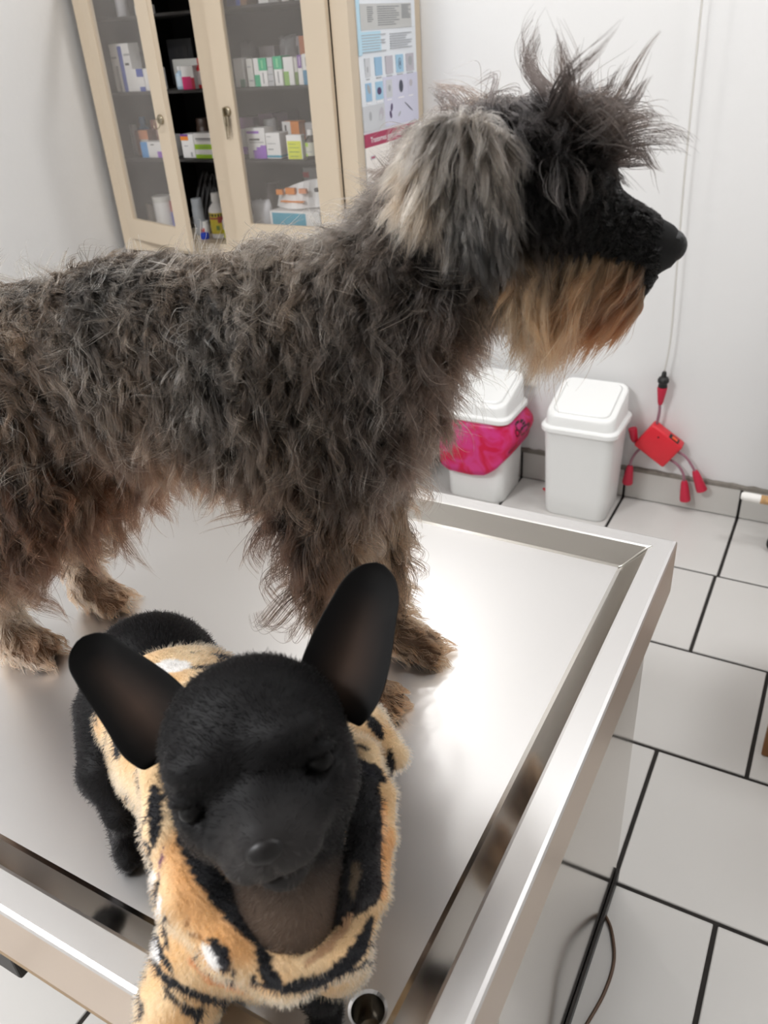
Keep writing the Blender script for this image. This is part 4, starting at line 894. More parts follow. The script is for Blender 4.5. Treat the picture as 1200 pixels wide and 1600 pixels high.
def sd_dog(P, ears=True):
    Q = np.stack([P[:, 0], np.abs(P[:, 1]), P[:, 2]], 1)
    d = cone(P, (-.44, 0, .366), (-.27, 0, .390), .078, .085, 1.12)
    U = lambda e, k=.03: sm_min(d, e, k)
    d = U(cone(P, (-.27, 0, .395), (-.10, 0, .380), .085, .105, 1.15)); d = U(cone(P, (-.10, 0, .38), (-.05, 0, .39), .105, .088, 1.2))
    d = U(cone(P, (-.05, 0, .37), (-.03, 0, .37), .08, .062, 1.1)); d = U(cone(P, (-.10, 0, .43), (-.02, 0, .44), .055, .06))
    d = U(cone(P, (-.016, 0, .425), (.080, 0, .525), .068, .050)); 
    d = U(ellip(P, (.094, 0, .554), (.052, .052, .048)), .02); d = U(ellip(P, (.13, 0, .562), (.046, .044, .042)), .02); d = U(ellip(P, (.165, 0, .557), (.03, .036, .028)), .015)
    d = U(ellip(P, (.115, 0, .525), (.055, .050, .045)), .02)
    d = U(cone(P, (.15, 0, .527), (.230, 0, .503), .040, .020, 1.1), .015); d = U(cone(P, (.12, 0, .50), (.214, 0, .477), .034, .016, 1.15), .012)
    d = U(cone(P, (-.50, 0, .41), (-.53, 0, .45), .022, .012), .02)
    for s in (-1, 1):
        df = .022 if s > 0 else 0.0; y = lambda v: s*v
        d = U(cone(P, (-.045+df*.6, y(.040), .36), (-.055+df*.6, y(.052), .25), .056, .033, 1.15), .025)
        d = U(cone(P, (-.055+df*.6, y(.052), .245), (-.054+df, y(.050), .09), .030, .018), .02); d = U(cone(P, (-.054+df, y(.050), .09), (-.044+df, y(.049), .03), .018, .019), .012)
        d = U(cone(P, (-.040+df, y(.049), .026), (-.012+df, y(.048), .02), .023, .018), .01)
        for k in (-1.5, -.5, .5, 1.5):
            d = U(cone(P, (-.014+df, y(.049)+k*.0095, .018), (.006+df-abs(k)*.004, y(.049)+k*.0115, .0115), .0095, .0085), .004)
        dh = .022 if s > 0 else -.010
        d = U(cone(P, (-.425+dh*.6, y(.036), .365), (-.375+dh, y(.058), .275), .076, .050, 1.15), .03)
        d = U(cone(P, (-.372+dh, y(.060), .27), (-.490+dh, y(.060), .135), .046, .024), .02); d = U(cone(P, (-.497+dh, y(.060), .135), (-.488+dh, y(.058), .04), .022, .02), .012)
        d = U(cone(P, (-.486+dh, y(.058), .027), (-.458+dh, y(.057), .02), .024, .02), .01)
        for k in (-1.5, -.5, .5, 1.5):
            d = U(cone(P, (-.462+dh, y(.057)+k*.0095, .018), (-.440+dh-abs(k)*.004, y(.057)+k*.0115, .0115), .0095, .0085), .004)
    if ears: d = U(sd_ear(P), .008)
    return np.maximum(d, .0008-P[:, 2])
HG = .0052
Fd, lod = grid_eval(sd_dog, (-.60, -.16, -.006), (.27, .16, .64), HG)
Vd, Qd = surface_nets(Fd, lod, HG)
sdf_d = lambda p: sample(Fd, lod, HG, p)
grad_d = lambda p: gradient(Fd, lod, HG, p)
schn = thing('dog', 'shaggy salt and pepper schnauzer standing on the steel table in profile', 'dog', tuple(d2w(np.array([[-.22, 0, 0]]))[0]))
m_skin = bpy.data.materials.new('schnauzer skin'); m_skin.use_nodes = True
_a = m_skin.node_tree.nodes.new('ShaderNodeAttribute'); _a.attribute_name = 'col'; m_skin.node_tree.links.new(_a.outputs['Color'], m_skin.node_tree.nodes['Principled BSDF'].inputs['Base Color']); m_skin.node_tree.nodes['Principled BSDF'].inputs['Roughness'].default_value = .9
# guides: position (u,|w|,z), start dir, end dir, length, (dark, mid, light colour), salt share, tip colour, wave, lift
DK, MD, LT = (17, 14, 12), (50, 42, 35), (138, 126, 112)
BK = (9, 8, 8); TAN = (176, 146, 116); RED = (116, 66, 40); CRM = (188, 168, 142); GRY = (112, 107, 101); DBR = (64, 46, 36)
g_coat = [
 # pos, d0, d1, L, dark, mid, light, tip, salt, wave, lift
 ((-.46, .03, .49), (-.6, .2, .1), (-.7, .2, -.5), .030, DK, MD, LT, DK, .30, .003, .35),
 ((-.35, .00, .49), (.4, .2, .15), (.6, .3, -.3), .018, DK, MD, LT, MD, .30, .003, .3),
 ((-.20, .00, .49), (.4, .2, .15), (.6, .3, -.3), .018, DK, MD, LT, MD, .34, .003, .35),
 ((-.06, .00, .49), (-.4, .3, .4), (-.5, .3, -.2), .032, DK, MD, LT, LT, .36, .004, .5),
 ((-.40, .07, .42), (.4, .2, -.3), (.6, .1, -.6), .034, DK, (92, 76, 62), (168, 148, 126), MD, .30, .004, .25),
 ((-.28, .08, .42), (.5, .1, -.2), (.6, .1, -.6), .032, DK, MD, LT, MD, .30, .004, .25),
 ((-.16, .09, .42), (.3, .2, -.5), (.5, .2, -.6), .032, DK, MD, LT, MD, .32, .005, .3),
 ((-.05, .08, .44), (.1, .3, -.6), (.3, .2, -.8), .038, (20, 18, 18), (48, 43, 40), LT, MD, .30, .007, .4),
 ((-.28, .08, .35), (.1, .2, -.6), (.3, .2, -.8), .034, DK, (86, 72, 60), (160, 144, 126), MD, .26, .005, .3),
 ((-.14, .09, .35), (.1, .2, -.7), (.3, .1, -.8), .034, DK, MD, (168, 156, 144), MD, .30, .006, .3),
 ((-.03, .08, .37), (0, .3, -.7), (.1, .2, -.9), .036, (22, 20, 19), (50, 44, 40), LT, MD, .30, .007, .35),
 ((-.26, .05, .31), (0, .3, -.8), (.1, .0, -1), .042, DK, (78, 57, 42), (150, 124, 98), (92, 56, 36), .3, .007, .35),
 ((-.14, .06, .28), (0, .3, -.8), (.1, -.1, -1), .034, DK, (68, 56, 45), (160, 144, 122), (96, 66, 46), .28, .006, .3),
 ((-.20, .00, .29), (0, .0, -.9), (.1, .0, -1), .034, DBR, (120, 86, 62), TAN, (124, 76, 48), .4, .005, .3),
 ((.03, .05, .35), (.3, .3, -.5), (.2, .1, -1), .040, (30, 27, 26), (58, 50, 45), (150, 138, 124), DBR, .22, .008, .45),
 ((.05, .00, .39), (.5, .0, -.4), (.3, .0, -1), .036, (26, 24, 23), (52, 46, 42), (140, 124, 108), (88, 60, 44), .2, .008, .45),
 ((-.02, .05, .50), (-.2, .4, .1), (-.3, .3, -.7), .034, (30, 28, 27), (76, 68, 62), LT, MD, .36, .006, .3),
 ((.00, .00, .53), (-.5, .1, .3), (-.9, .1, -.3), .030, (34, 31, 29), (86, 77, 70), (170, 160, 150), DK, .36, .006, .3),
 ((.03, .07, .47), (.1, .4, -.5), (.3, .2, -.8), .038, (26, 24, 24), (58, 52, 48), LT, MD, .26, .009, .45),
 ((.08, .04, .46), (.3, .3, -.5), (.1, .1, -1), .034, (20, 18, 18), (44, 38, 35), (112, 96, 82), DBR, .2, .007, .4),
 ((-.43, .09, .36), (.1, .2, -.7), (.1, .1, -1), .044, DK, (84, 66, 52), (154, 134, 112), (96, 66, 46), .28, .007, .35),
]
g_leg = [
 ((-.38, .10, .31), (.2, .2, -.7), (.2, .1, -1), .050, DK, (56, 45, 36), (140, 122, 100), (70, 46, 32), .22, .008, .35),
 ((-.36, .05, .27), (.4, .2, -.6), (.3, .1, -1), .056, DK, (76, 50, 34), (142, 108, 80), (84, 48, 30), .24, .010, .35),
 ((-.43, .09, .24), (.1, .3, -.7), (.2, .1, -1), .070, DK, (60, 45, 34), (140, 120, 98), (72, 46, 31), .22, .011, .35),
 ((-.45, .08, .17), (.2, .3, -.8), (.1, .1, -1), .060, (44, 32, 25), (96, 72, 54), (170, 144, 118), (80, 52, 36), .3, .010, .35),
 ((-.49, .07, .11), (.1, .3, -.8), (.0, .0, -1), .038, (120, 98, 78), (176, 152, 128), (208, 188, 164), (150, 118, 92), .5, .005, .3),
 ((-.485, .07, .05), (.4, .3, -.8), (.5, .1, -1), .034, (130, 104, 82), (178, 150, 124), (206, 182, 156), (154, 112, 82), .5, .004, .35),
 ((-.455, .07, .03), (.9, .2, .1), (.8, .1, -.7), .026, (120, 86, 62), (176, 132, 100), (206, 176, 146), (140, 86, 56), .45, .003, .3),
 ((-.05, .09, .30), (.0, .3, -.7), (.1, .1, -1), .042, DK, (58, 49, 42), (160, 146, 132), DBR, .26, .006, .25),
 ((-.07, .08, .23), (-.2, .2, -.8), (-.1, .0, -1), .056, (22, 19, 17), (44, 35, 29), (120, 104, 90), (74, 48, 34), .18, .008, .25),
 ((-.09, .055, .24), (-1, .1, -.3), (-.55, .0, -.9), .066, (30, 24, 21), (60, 43, 34), (112, 84, 66), (84, 50, 34), .2, .012, .4),
 ((-.02, .06, .25), (.4, .2, -.6), (.3, .0, -1), .048, (60, 52, 45), (110, 97, 84), (166, 152, 134), (112, 92, 74), .4, .008, .3),
 ((-.07, .07, .15), (-.3, .2, -.8), (-.25, .0, -1), .056, (28, 22, 19), (52, 40, 33), (124, 104, 86), (74, 48, 34), .2, .009, .25),
 ((-.03, .065, .15), (.1, .2, -.9), (.1, .0, -1), .040, (66, 52, 41), (112, 90, 71), (166, 142, 116), (100, 72, 52), .4, .006, .2),
 ((-.05, .07, .08), (.1, .2, -.9), (.15, .0, -1), .036, (92, 72, 56), (146, 118, 92), (184, 158, 130), (122, 88, 62), .45, .005, .2),
 ((-.035, .07, .045), (.5, .3, -.6), (.6, .1, -1), .030, (104, 80, 60), (156, 122, 92), (190, 158, 126), (130, 90, 62), .45, .003, .3),
 ((-.005, .06, .03), (.9, .1, .1), (.8, .1, -.8), .024, (96, 70, 50), (158, 114, 80), (192, 154, 116), (126, 82, 54), .4, .002, .25),
 ((-.03, .028, .21), (.1, .0, -.9), (.1, .0, -1), .040, (92, 70, 52), (150, 118, 88), (190, 158, 124), (128, 90, 62), .45, .007, .25),
 ((-.03, .030, .12), (.2, .0, -.9), (.2, .0, -1), .038, (96, 74, 56), (156, 124, 94), (194, 162, 128), (132, 92, 64), .45, .006, .25),
]
g_head = [
 ((.04, .03, .59), (-.5, .3, .3), (-.6, .5, -.6), .030, (40, 36, 34), (92, 82, 76), (160, 148, 138), (70, 62, 58), .4, .007, .35),
 ((.09, .02, .605), (-.1, .4, .6), (.1, .6, -.3), .030, (28, 25, 24), (72, 64, 59), (146, 135, 126), (52, 45, 42), .36, .008, .45),
 ((.13, .03, .60), (.3, .4, .5), (.5, .5, -.5), .034, (20, 18, 18), (52, 46, 44), (130, 120, 114), (36, 32, 30), .3, .009, .6),
 ((.16, .045, .57), (.5, .4, .0), (.5, .3, -.9), .024, BK, (16, 14, 14), (70, 66, 64), BK, .06, .005, .35),
 ((.14, .06, .54), (.3, .1, -.6), (.2, .0, -1), .012, BK, (10, 9, 9), (30, 28, 27), BK, .03, .002, .2),
 ((.19, .03, .55), (-.5, .2, .0), (-.5, .2, -.4), .008, BK, (10, 9, 9), (30, 28, 27), BK, .04, .001, .15),
 ((.22, .01, .53), (-.6, .2, .3), (-.7, .2, .1), .007, BK, (10, 9, 9), (36, 33, 31), BK, .05, .001, .3),
 ((.18, .04, .52), (-.2, .1, -.6), (-.2, .0, -1), .010, BK, (10, 9, 9), (28, 26, 25), BK, .03, .001, .1),
 ((.125, .055, .49), (.1, .3, -.5), (.0, .1, -1), .030, (60, 50, 42), (120, 102, 84), (168, 150, 128), (120, 96, 74), .4, .005, .3),
 ((.075, .05, .50), (.1, .2, -.6), (.1, .1, -1), .028, (20, 18, 18), (46, 41, 38), (120, 108, 96), (40, 35, 32), .22, .005, .25),
]
rsd = np.random.RandomState(11)
m_hair = hair_mat('schnauzer hair', .36, 1.3)
PUSH = (sdf_d, grad_d)
def side_dir(D, P, N):
    """guide directions store the outward sideways part in axis 2"""
    sg = np.where(P[:, 1:2] < 0, -1., 1.); return np.hstack([D[:, :1], D[:, 1:2]*sg, D[:, 2:3]])
def fur(name, n, G, mask, dens, sig, rs, K=9, clump=12, tight=.65, fly=.05, rad=.00030, jit=.10, cjit=.30, wfreq=1.2, swirl=.35, Ls=1.0, wmul=.7, hook=0):
    P = scatter(Vd, Qd, int(n*1.0), rs, dens=lambda c: mask(c)*(dens(c) if dens else 1))
    N = grad_d(P)
    d0, d1, L, dk, md, lt, tp, salt, wv, lf = blend_guides(P, [list(g) for g in G], sig, range(1, 11))
    sw = vnoise(P, 24, 5)*swirl
    d0 = side_dir(d0, P, N)+sw; d1 = side_dir(d1, P, N)+sw*.8
    Q, own, nc = strands(P, N, d0, d1, L*Ls, K, rs, clump=clump, tight=tight, wave=wv[:, 0]*wmul, wfreq=wfreq, lift=lf, fly=fly, jit=jit, cjit=cjit, hook=hook, push=PUSH)
    q = np.clip(rs.rand(nc)[own]*.55+rs.rand(n)*.45, 0, 1)[:, None]
    s = salt
    tone = np.where(q < (1-s)*.5, 0, np.where(q < 1-s*.55, 1, 2))
    LDK, LMD, LLT, LTP = (np.array([srgbv(c) for c in (dk, md, lt, tp)]))
    rc = np.where(tone == 0, LDK*.6, np.where(tone == 1, LMD*.5+LDK*.1, LLT*.6)); tc = np.where(tone == 2, LLT*.9, np.where(tone == 1, LMD*.45+LTP*.55, LTP*.7+LDK*.3))  # root colours darkened to paint in shade deep in the coat
    T = np.linspace(0, 1, K)[None]; R = rad*(.75+.5*rs.rand(n, 1))*(1-T**1.6*.85)
    vn = vnoise(P, 46, 17); pt = np.exp(vn[:, :1]*.34)*(1+vn[:, 1:2]*np.array([.10, .0, -.10])); rc = np.clip(rc*pt, 0, .9); tc = np.clip(tc*pt, 0, .9)
    return make_curves(name, d2w(Q), R, rc, tc, m_hair, schn)
def srgbv(c):
    c = np.clip(c, 0, 255)/255; return np.where(c <= .04045, c/12.92, ((c+.055)/1.055)**2.4)
is_ear = lambda c: (sd_ear(c) < .004) & (np.abs(c[:, 1]) > .054)
is_head = lambda c: (c[:, 0]-.045+(c[:, 2]-.53)*.5 > 0) & (c[:, 2] > .455) & ~is_ear(c)
is_leg = lambda c: ((c[:, 2] < .25) | ((c[:, 2] < .31) & ((c[:, 0] < -.35) | ((c[:, 0] > -.10) & (np.abs(c[:, 1]) > .05))))) & ~is_head(c) & ~is_ear(c)
is_coat = lambda c: ~is_leg(c) & ~is_head(c) & ~is_ear(c)
view_d = lambda c: np.where(c[:, 1] < .03, 1.0, .45)     # the far flank needs fewer strands
colv = srgbv(blend_guides(Vd, [list(g) for g in g_coat+g_leg+g_head], .03, [4])[0])*.6
body = mesh_from('body', d2w(Vd), Qd, m_skin, schn, col=colv)
fur('coat', 105000, g_coat, is_coat, lambda c: view_d(c)*np.where(c[:, 0] < -.5, .4, 1), .045, rsd, clump=20, tight=.80, rad=.00026, cjit=.26, jit=.12)
g_wire = [tuple(list(g[:3])+[g[3]*1.1, (30, 26, 23), (84, 74, 65), (186, 176, 162), (116, 104, 92), .55, .0085, g[10]+.12]) for g in g_coat]
fur('guard_hair', 14000, g_wire, lambda c: is_coat(c) & (c[:, 2] > .30), view_d, .045, rsd, K=12, clump=5, tight=.75, rad=.00022, wmul=1.1, cjit=.6, jit=.18, swirl=.6, fly=.10, wfreq=.8, hook=.7)
fur('leg_fur', 34000, g_leg, is_leg, None, .030, rsd, K=10, clump=22, tight=.82, rad=.00028, cjit=.22, Ls=.72)
g_feather = [tuple(list(g[:3])+[g[3], (22, 17, 14), tuple(.62*np.array(g[5])), g[6], tuple(.8*np.array(g[7])), .22, .011, g[10]+.1]) for g in g_leg if g[0][2] > .10]
fur('leg_feathering', 12000, g_feather, lambda c: is_leg(c) & (c[:, 2] > .12), lambda c: np.where((c[:, 0] < -.06) | (c[:, 0] < -.3), 1.6, .8), .030, rsd, K=13, clump=34, tight=.94, rad=.00028, cjit=.34, wmul=1, hook=.75, Ls=1.1, wfreq=.9)
fur('belly_fringe', 3600, [tuple(list(g[:3])+[g[3]*1.15, (26, 20, 17), (84, 60, 44), (150, 122, 96), (92, 54, 34), .25, .010, .4]) for g in g_coat if g[0][2] < .36], lambda c: is_coat(c) & (c[:, 2] < .315) & (c[:, 0] < -.05), None, .04, rsd, K=13, clump=30, tight=.94, rad=.00028, cjit=.34, wmul=1, hook=.8, wfreq=.9)
fur('head_fur', 30000, g_head, lambda c: is_head(c) & (c[:, 0] < .232), view_d, .022, rsd, clump=14, tight=.75, rad=.00028)
# ear hair, combed down the flap
g_ear = [((.065, .07, .60), (-.3, .3, .0), (-.5, .1, -.8), .028, (58, 52, 47), (112, 102, 92), (188, 176, 158), (120, 112, 104), .5, .003, .2),
 ((.10, .07, .60), (.1, .3, -.3), (.2, .1, -1), .028, (46, 43, 41), (104, 98, 92), (180, 172, 160), (100, 96, 92), .45, .003, .2),
 ((.055, .07, .56), (-.5, .2, -.5), (-.5, .0, -.9), .030, (70, 62, 54), (124, 111, 97), (192, 176, 154), (150, 132, 112), .5, .003, .25),
 ((.095, .08, .555), (.1, .1, -.9), (.2, .0, -1), .026, (36, 35, 35), (80, 75, 70), (158, 151, 142), (74, 72, 70), .38, .002, .14),
 ((.125, .07, .56), (.3, .1, -.7), (.2, .0, -1), .024, (42, 40, 39), (86, 80, 74), (160, 152, 142), (86, 82, 78), .42, .002, .18),
 ((.105, .08, .525), (.1, .1, -.9), (.1, .0, -1), .024, (22, 22, 22), (48, 45, 42), (112, 107, 100), (36, 34, 32), .3, .002, .10),
 ((.112, .08, .505), (.1, .1, -.9), (.05, -.1, -1), .020, (18, 18, 18), (34, 32, 30), (84, 80, 75), (36, 35, 35), .22, .001, .10)]
fur('ear_fur', 15000, g_ear, lambda c: is_ear(c)*1.0, view_d, .018, rsd, clump=18, tight=.8, rad=.00028, swirl=.10, cjit=.16, fly=.02)
# beard and moustache
g_beard = [((.225, .02, .49), (-.4, .2, -.7), (-1.0, .0, -1), .028, (40, 28, 22), (120, 86, 60), (176, 140, 106), (120, 66, 38), .4, .003, .15),
 ((.205, .03, .49), (-.1, .3, -.7), (-.7, .0, -1), .052, (60, 48, 39), (142, 116, 91), (194, 168, 138), (136, 84, 52), .5, .004, .18),
 ((.185, .035, .50), (-.1, .3, -.8), (-.45, .0, -1), .066, (84, 70, 57), (152, 131, 107), (204, 185, 160), (140, 90, 58), .5, .005, .2),
 ((.16, .04, .49), (-.1, .3, -.8), (-.2, .0, -1), .056, (74, 62, 50), (146, 124, 100), (196, 176, 150), (140, 92, 58), .5, .005, .2),
 ((.13, .04, .48), (-.2, .3, -.8), (.0, .0, -1), .036, (90, 76, 62), (156, 136, 112), (200, 182, 156), (146, 104, 70), .5, .006, .25),
 ((.20, .00, .46), (-.3, .1, -.8), (-.7, .0, -1), .036, (50, 34, 26), (110, 70, 44), (160, 112, 76), (120, 64, 36), .3, .004, .15)]
fur('beard', 24000, g_beard, lambda c: is_head(c) & (c[:, 2] < .506-.25*np.maximum(c[:, 0]-.18, 0)) & (c[:, 2] > .44) & (c[:, 0] < .226) & (c[:, 0] > .126), lambda c: np.where(c[:, 1] < .02, 1, .6), .020, rsd, K=12, clump=30, tight=.86, rad=.00030, swirl=.08, cjit=.14)
# wild eyebrow and topknot tufts standing up
g_brow = [((.150, .03, .59), (.1, .2, .9), (.35, .2, .8), .046, (20, 17, 16), (44, 37, 34), (108, 94, 86), (28, 23, 21), .2, .012, .8),
 ((.172, .02, .585), (.3, .1, .9), (.7, .1, .5), .040, (20, 17, 16), (44, 38, 35), (110, 98, 90), (28, 23, 21), .22, .012, .8),
 ((.185, .03, .565), (.6, .3, .3), (.35, .3, -1), .034, BK, (30, 26, 25), (110, 102, 98), BK, .2, .008, .5),
 ((.165, .045, .565), (.4, .4, .2), (.25, .3, -1), .036, BK, (34, 30, 28), (120, 112, 108), BK, .22, .006, .5)]
fur('eyebrows', 1700, g_brow, lambda c: is_head(c) & (c[:, 0] > .140) & (c[:, 2] > .562), None, .014, rsd, wmul=1, K=12, clump=36, tight=.93, rad=.00030, swirl=.3, cjit=.30, wfreq=.8)
g_tuft = [((.07, .01, .605), (-.3, .1, .9), (-.6, .1, .6), .052, (40, 34, 32), (84, 74, 70), (150, 138, 130), (48, 42, 40), .3, .012, 1.0)]
fur('topknot', 110, g_tuft, lambda c: is_head(c) & (np.abs(c[:, 0]-.085) < .02) & (c[:, 2] > .592), None, .03, rsd, K=12, clump=24, tight=.92, rad=.00026, wmul=1, swirl=.5, cjit=.35, wfreq=.8)
# nose and eyes
m_nose = mat('black dog nose', (11, 10, 10), .45, bump=.3, bscale=400, spec=.25)
def ell_obj(name, c, r, m, parent, tr=d2w, seg=20):
    bm = bmesh.new(); bmesh.ops.create_uvsphere(bm, u_segments=seg, v_segments=seg//2+2, radius=1)
    for v in bm.verts: v.co = Vector(tr(np.array([[c[0]+v.co.x*r[0], c[1]+v.co.y*r[1], c[2]+v.co.z*r[2]]]))[0])
    return obj(name, bm, m, parent, smooth=True)
ell_obj('nose', (.2405, 0, .5035), (.0125, .0145, .0125), m_nose, schn)
m_eye = mat('dark dog eye', (10, 7, 5), .3, spec=.2)
for s in (-1, 1): ell_obj('eye', (.174, s*.027, .552), (.009, .009, .009), m_eye, schn)
# ------------------------------------------------------------------ chihuahua in a tiger print fleece jacket
def at(px, py, t):
    """point t metres deep along the sight line through a pixel of the 1200 x 1600 photograph"""
    return np.array(CAM+t*(CF+CR*((px-600)/1269.55)-CU*((py-800)/1269.55)))
hc = at(398, 1168, .582); h_f = nrm(at(394, 1270, .502)-hc); h_x = at(497, 1188, .54)-at(288, 1262, .54); h_x = nrm(h_x-h_f*(h_x@h_f)); h_z = np.cross(h_f, h_x)
HB = np.stack([h_x, h_f, h_z], 1)
def hp(x, y, z): return hc+HB@np.array([x, y, z])
c_rump, c_mid, c_chest, c_fore = at(242, 1062, .80), at(310, 1165, .735), at(395, 1300, .672), at(415, 1430, .625)
foot_h1, foot_h2, foot_f1, foot_f2 = np.array([-.490, .303, TT]), np.array([-.395, .425, TT]), np.array([-.240, .240+.02, TT]), np.array([-.333, .214, TZ])
BODY = [(c_rump, c_mid, .066, .062), (c_mid, c_chest, .062, .064), (c_chest, c_fore, .060, .046)]
LEGS = [(at(190, 1120, .785), at(166, 1205, .757), .046, .026), (at(166, 1205, .757), at(188, 1275, .742), .024, .0135), (at(188, 1275, .742), foot_h1+[0, 0, .03], .0125, .011), (foot_h1+[-.004, .004, .03], foot_h1+[.004, -.004, .014], .012, .0125), (foot_h1+[0, 0, .0125], foot_h1+[.012, -.012, .010], .012, .0095),
        (c_rump+[.05, .0, -.03], foot_h2+[0, .01, .09], .045, .022), (foot_h2+[0, .01, .09], foot_h2+[-.01, .02, .045], .02, .012), (foot_h2+[-.01, .02, .045], foot_h2+[0, 0, .014], .012, .012), (foot_h2+[0, 0, .0125], foot_h2+[.014, -.012, .010], .012, .0095),
        (at(455, 1440, .625), at(500, 1545, .617), .034, .0165), (at(500, 1545, .617), foot_f1+[0, 0, .02], .0160, .012), (foot_f1+[0, 0, .0125], foot_f1+[.010, -.012, .010], .0125, .010),
        (at(345, 1440, .62), at(290, 1560, .61), .034, .019), (at(290, 1560, .61), foot_f2+[0, 0, .02], .017, .012), (foot_f2+[0, 0, .0125], foot_f2+[.006, -.008, .010], .0125, .010)]
NECK = [(hc-HB@np.array([0, .01, .02]), c_chest, .050, .056), (hp(.004, .02, -.055), at(448, 1452, .600), .040, .036)]
def hl(P): return (P-hc)@HB
def ground(P): return TT+(TZ-TT)*np.clip((.2615-P[:, 1])/.030, 0, 1)      # tray, sloping up to the front rim
def sd_chi(P):
    d = None
    for a, b, ra, rb in BODY+NECK:
        e = cone(P, a, b, ra, rb); d = e if d is None else sm_min(d, e, .02)
    for a, b, ra, rb in LEGS: d = sm_min(d, cone(P, a, b, ra, rb), .008)
    H = hl(P); U = lambda e, k=.012: sm_min(d, e, k)
    d = U(ellip(H, (0, -.006, .002), (.067, .058, .062)), .015)
    for s in (-1, 1):
        d = U(ellip(H, (s*.034, .018, -.028), (.031, .034, .032)), .02)
        d = U(ellip(H, (s*.030, .038, .022), (.025, .018, .014)), .014)
        d = U(ellip(H, (s*.024, .048, -.028), (.022, .026, .020)), .014)
        d = -sm_min(-d, ellip(H, (s*.0455, .046, -.006), (.0135, .010, .0085)), .007)
        d = U(ellip(H, (s*.0445, .0410, -.0145), (.014, .008, .0055)), .005)
        d = U(ellip(H, (s*.0450, .0420, .0035), (.014, .008, .005)), .005)
    d = U(cone(H, (0, .030, -.016), (0, .074, -.026), .033, .0240), .014); d = U(cone(H, (0, .028, -.046), (0, .064, -.052), .030, .0180), .012)
    for s in (-1, 1): d = U(ellip(H, (s*.0150, .072, -.037), (.0185, .017, .014)), .007)
    d = -sm_min(-d, ellip(H, (0, .070, -.0500), (.034, .026, .0018)), .004)
    d = -sm_min(-d, ellip(H, (0, .094, -.038), (.0012, .010, .010)), .003)
    return np.maximum(d, ground(P)+.0008-P[:, 2])
HC_ = .0034
Fc, loc_ = grid_eval(sd_chi, (-.66, .13, .69), (-.13, .60, 1.04), HC_)
Vc, Qc = surface_nets(Fc, loc_, HC_)
chi = thing('dog', 'small black chihuahua in a tiger print fleece jacket, facing the camera', 'dog', (-.36, .32, TT))
m_coat = bpy.data.materials.new('black short coat'); m_coat.use_nodes = True
_b = m_coat.node_tree.nodes['Principled BSDF']; _a = m_coat.node_tree.nodes.new('ShaderNodeAttribute'); _a.attribute_name = 'col'
m_coat.node_tree.links.new(_a.outputs['Color'], _b.inputs['Base Color']); _b.inputs['Roughness'].default_value = .55; _b.inputs['Specular IOR Level'].default_value = .16
_n = m_coat.node_tree.nodes.new('ShaderNodeTexNoise'); _n.inputs['Scale'].default_value = 500; _p = m_coat.node_tree.nodes.new('ShaderNodeBump'); _p.inputs['Strength'].default_value = .3; _p.inputs['Distance'].default_value = .001
m_coat.node_tree.links.new(_n.outputs[0], _p.inputs['Height']); m_coat.node_tree.links.new(_p.outputs[0], _b.inputs['Normal'])
def chi_col(P):
    H = hl(P); c = np.tile(srgbv(np.array([11, 10, 11])), (len(P), 1))
    def mixin(w, rgb):
        nonlocal c; w = np.clip(w, 0, 1)[:, None]; c = c*(1-w)+srgbv(np.array(rgb))*w
    mixin(1.3-np.linalg.norm((H-[0, .075, -.035])/[.034, .036, .028], axis=1), (58, 55, 54))       # lighter grey muzzle
    mixin(1.25-np.linalg.norm((P-at(458, 1435, .565))/.046, axis=1), (92, 77, 66))              # brown throat
    return c
mesh_from('body', Vc, Qc, m_coat, chi, col=chi_col(Vc))
ell_obj('nose', (0, .0925, -.0215), (.0125, .0072, .0085), mat('wet black nose', (14, 11, 11), .42, spec=.3), chi, tr=lambda q: np.array([hp(*q[0])]))
for s in (-1, 1): ell_obj('eye', (s*.0445, .0420, -.006), (.0100, .0085, .0080), mat('half closed dark eye', (7, 6, 6), .35, spec=.15), chi, tr=lambda q: np.array([hp(*q[0])]))
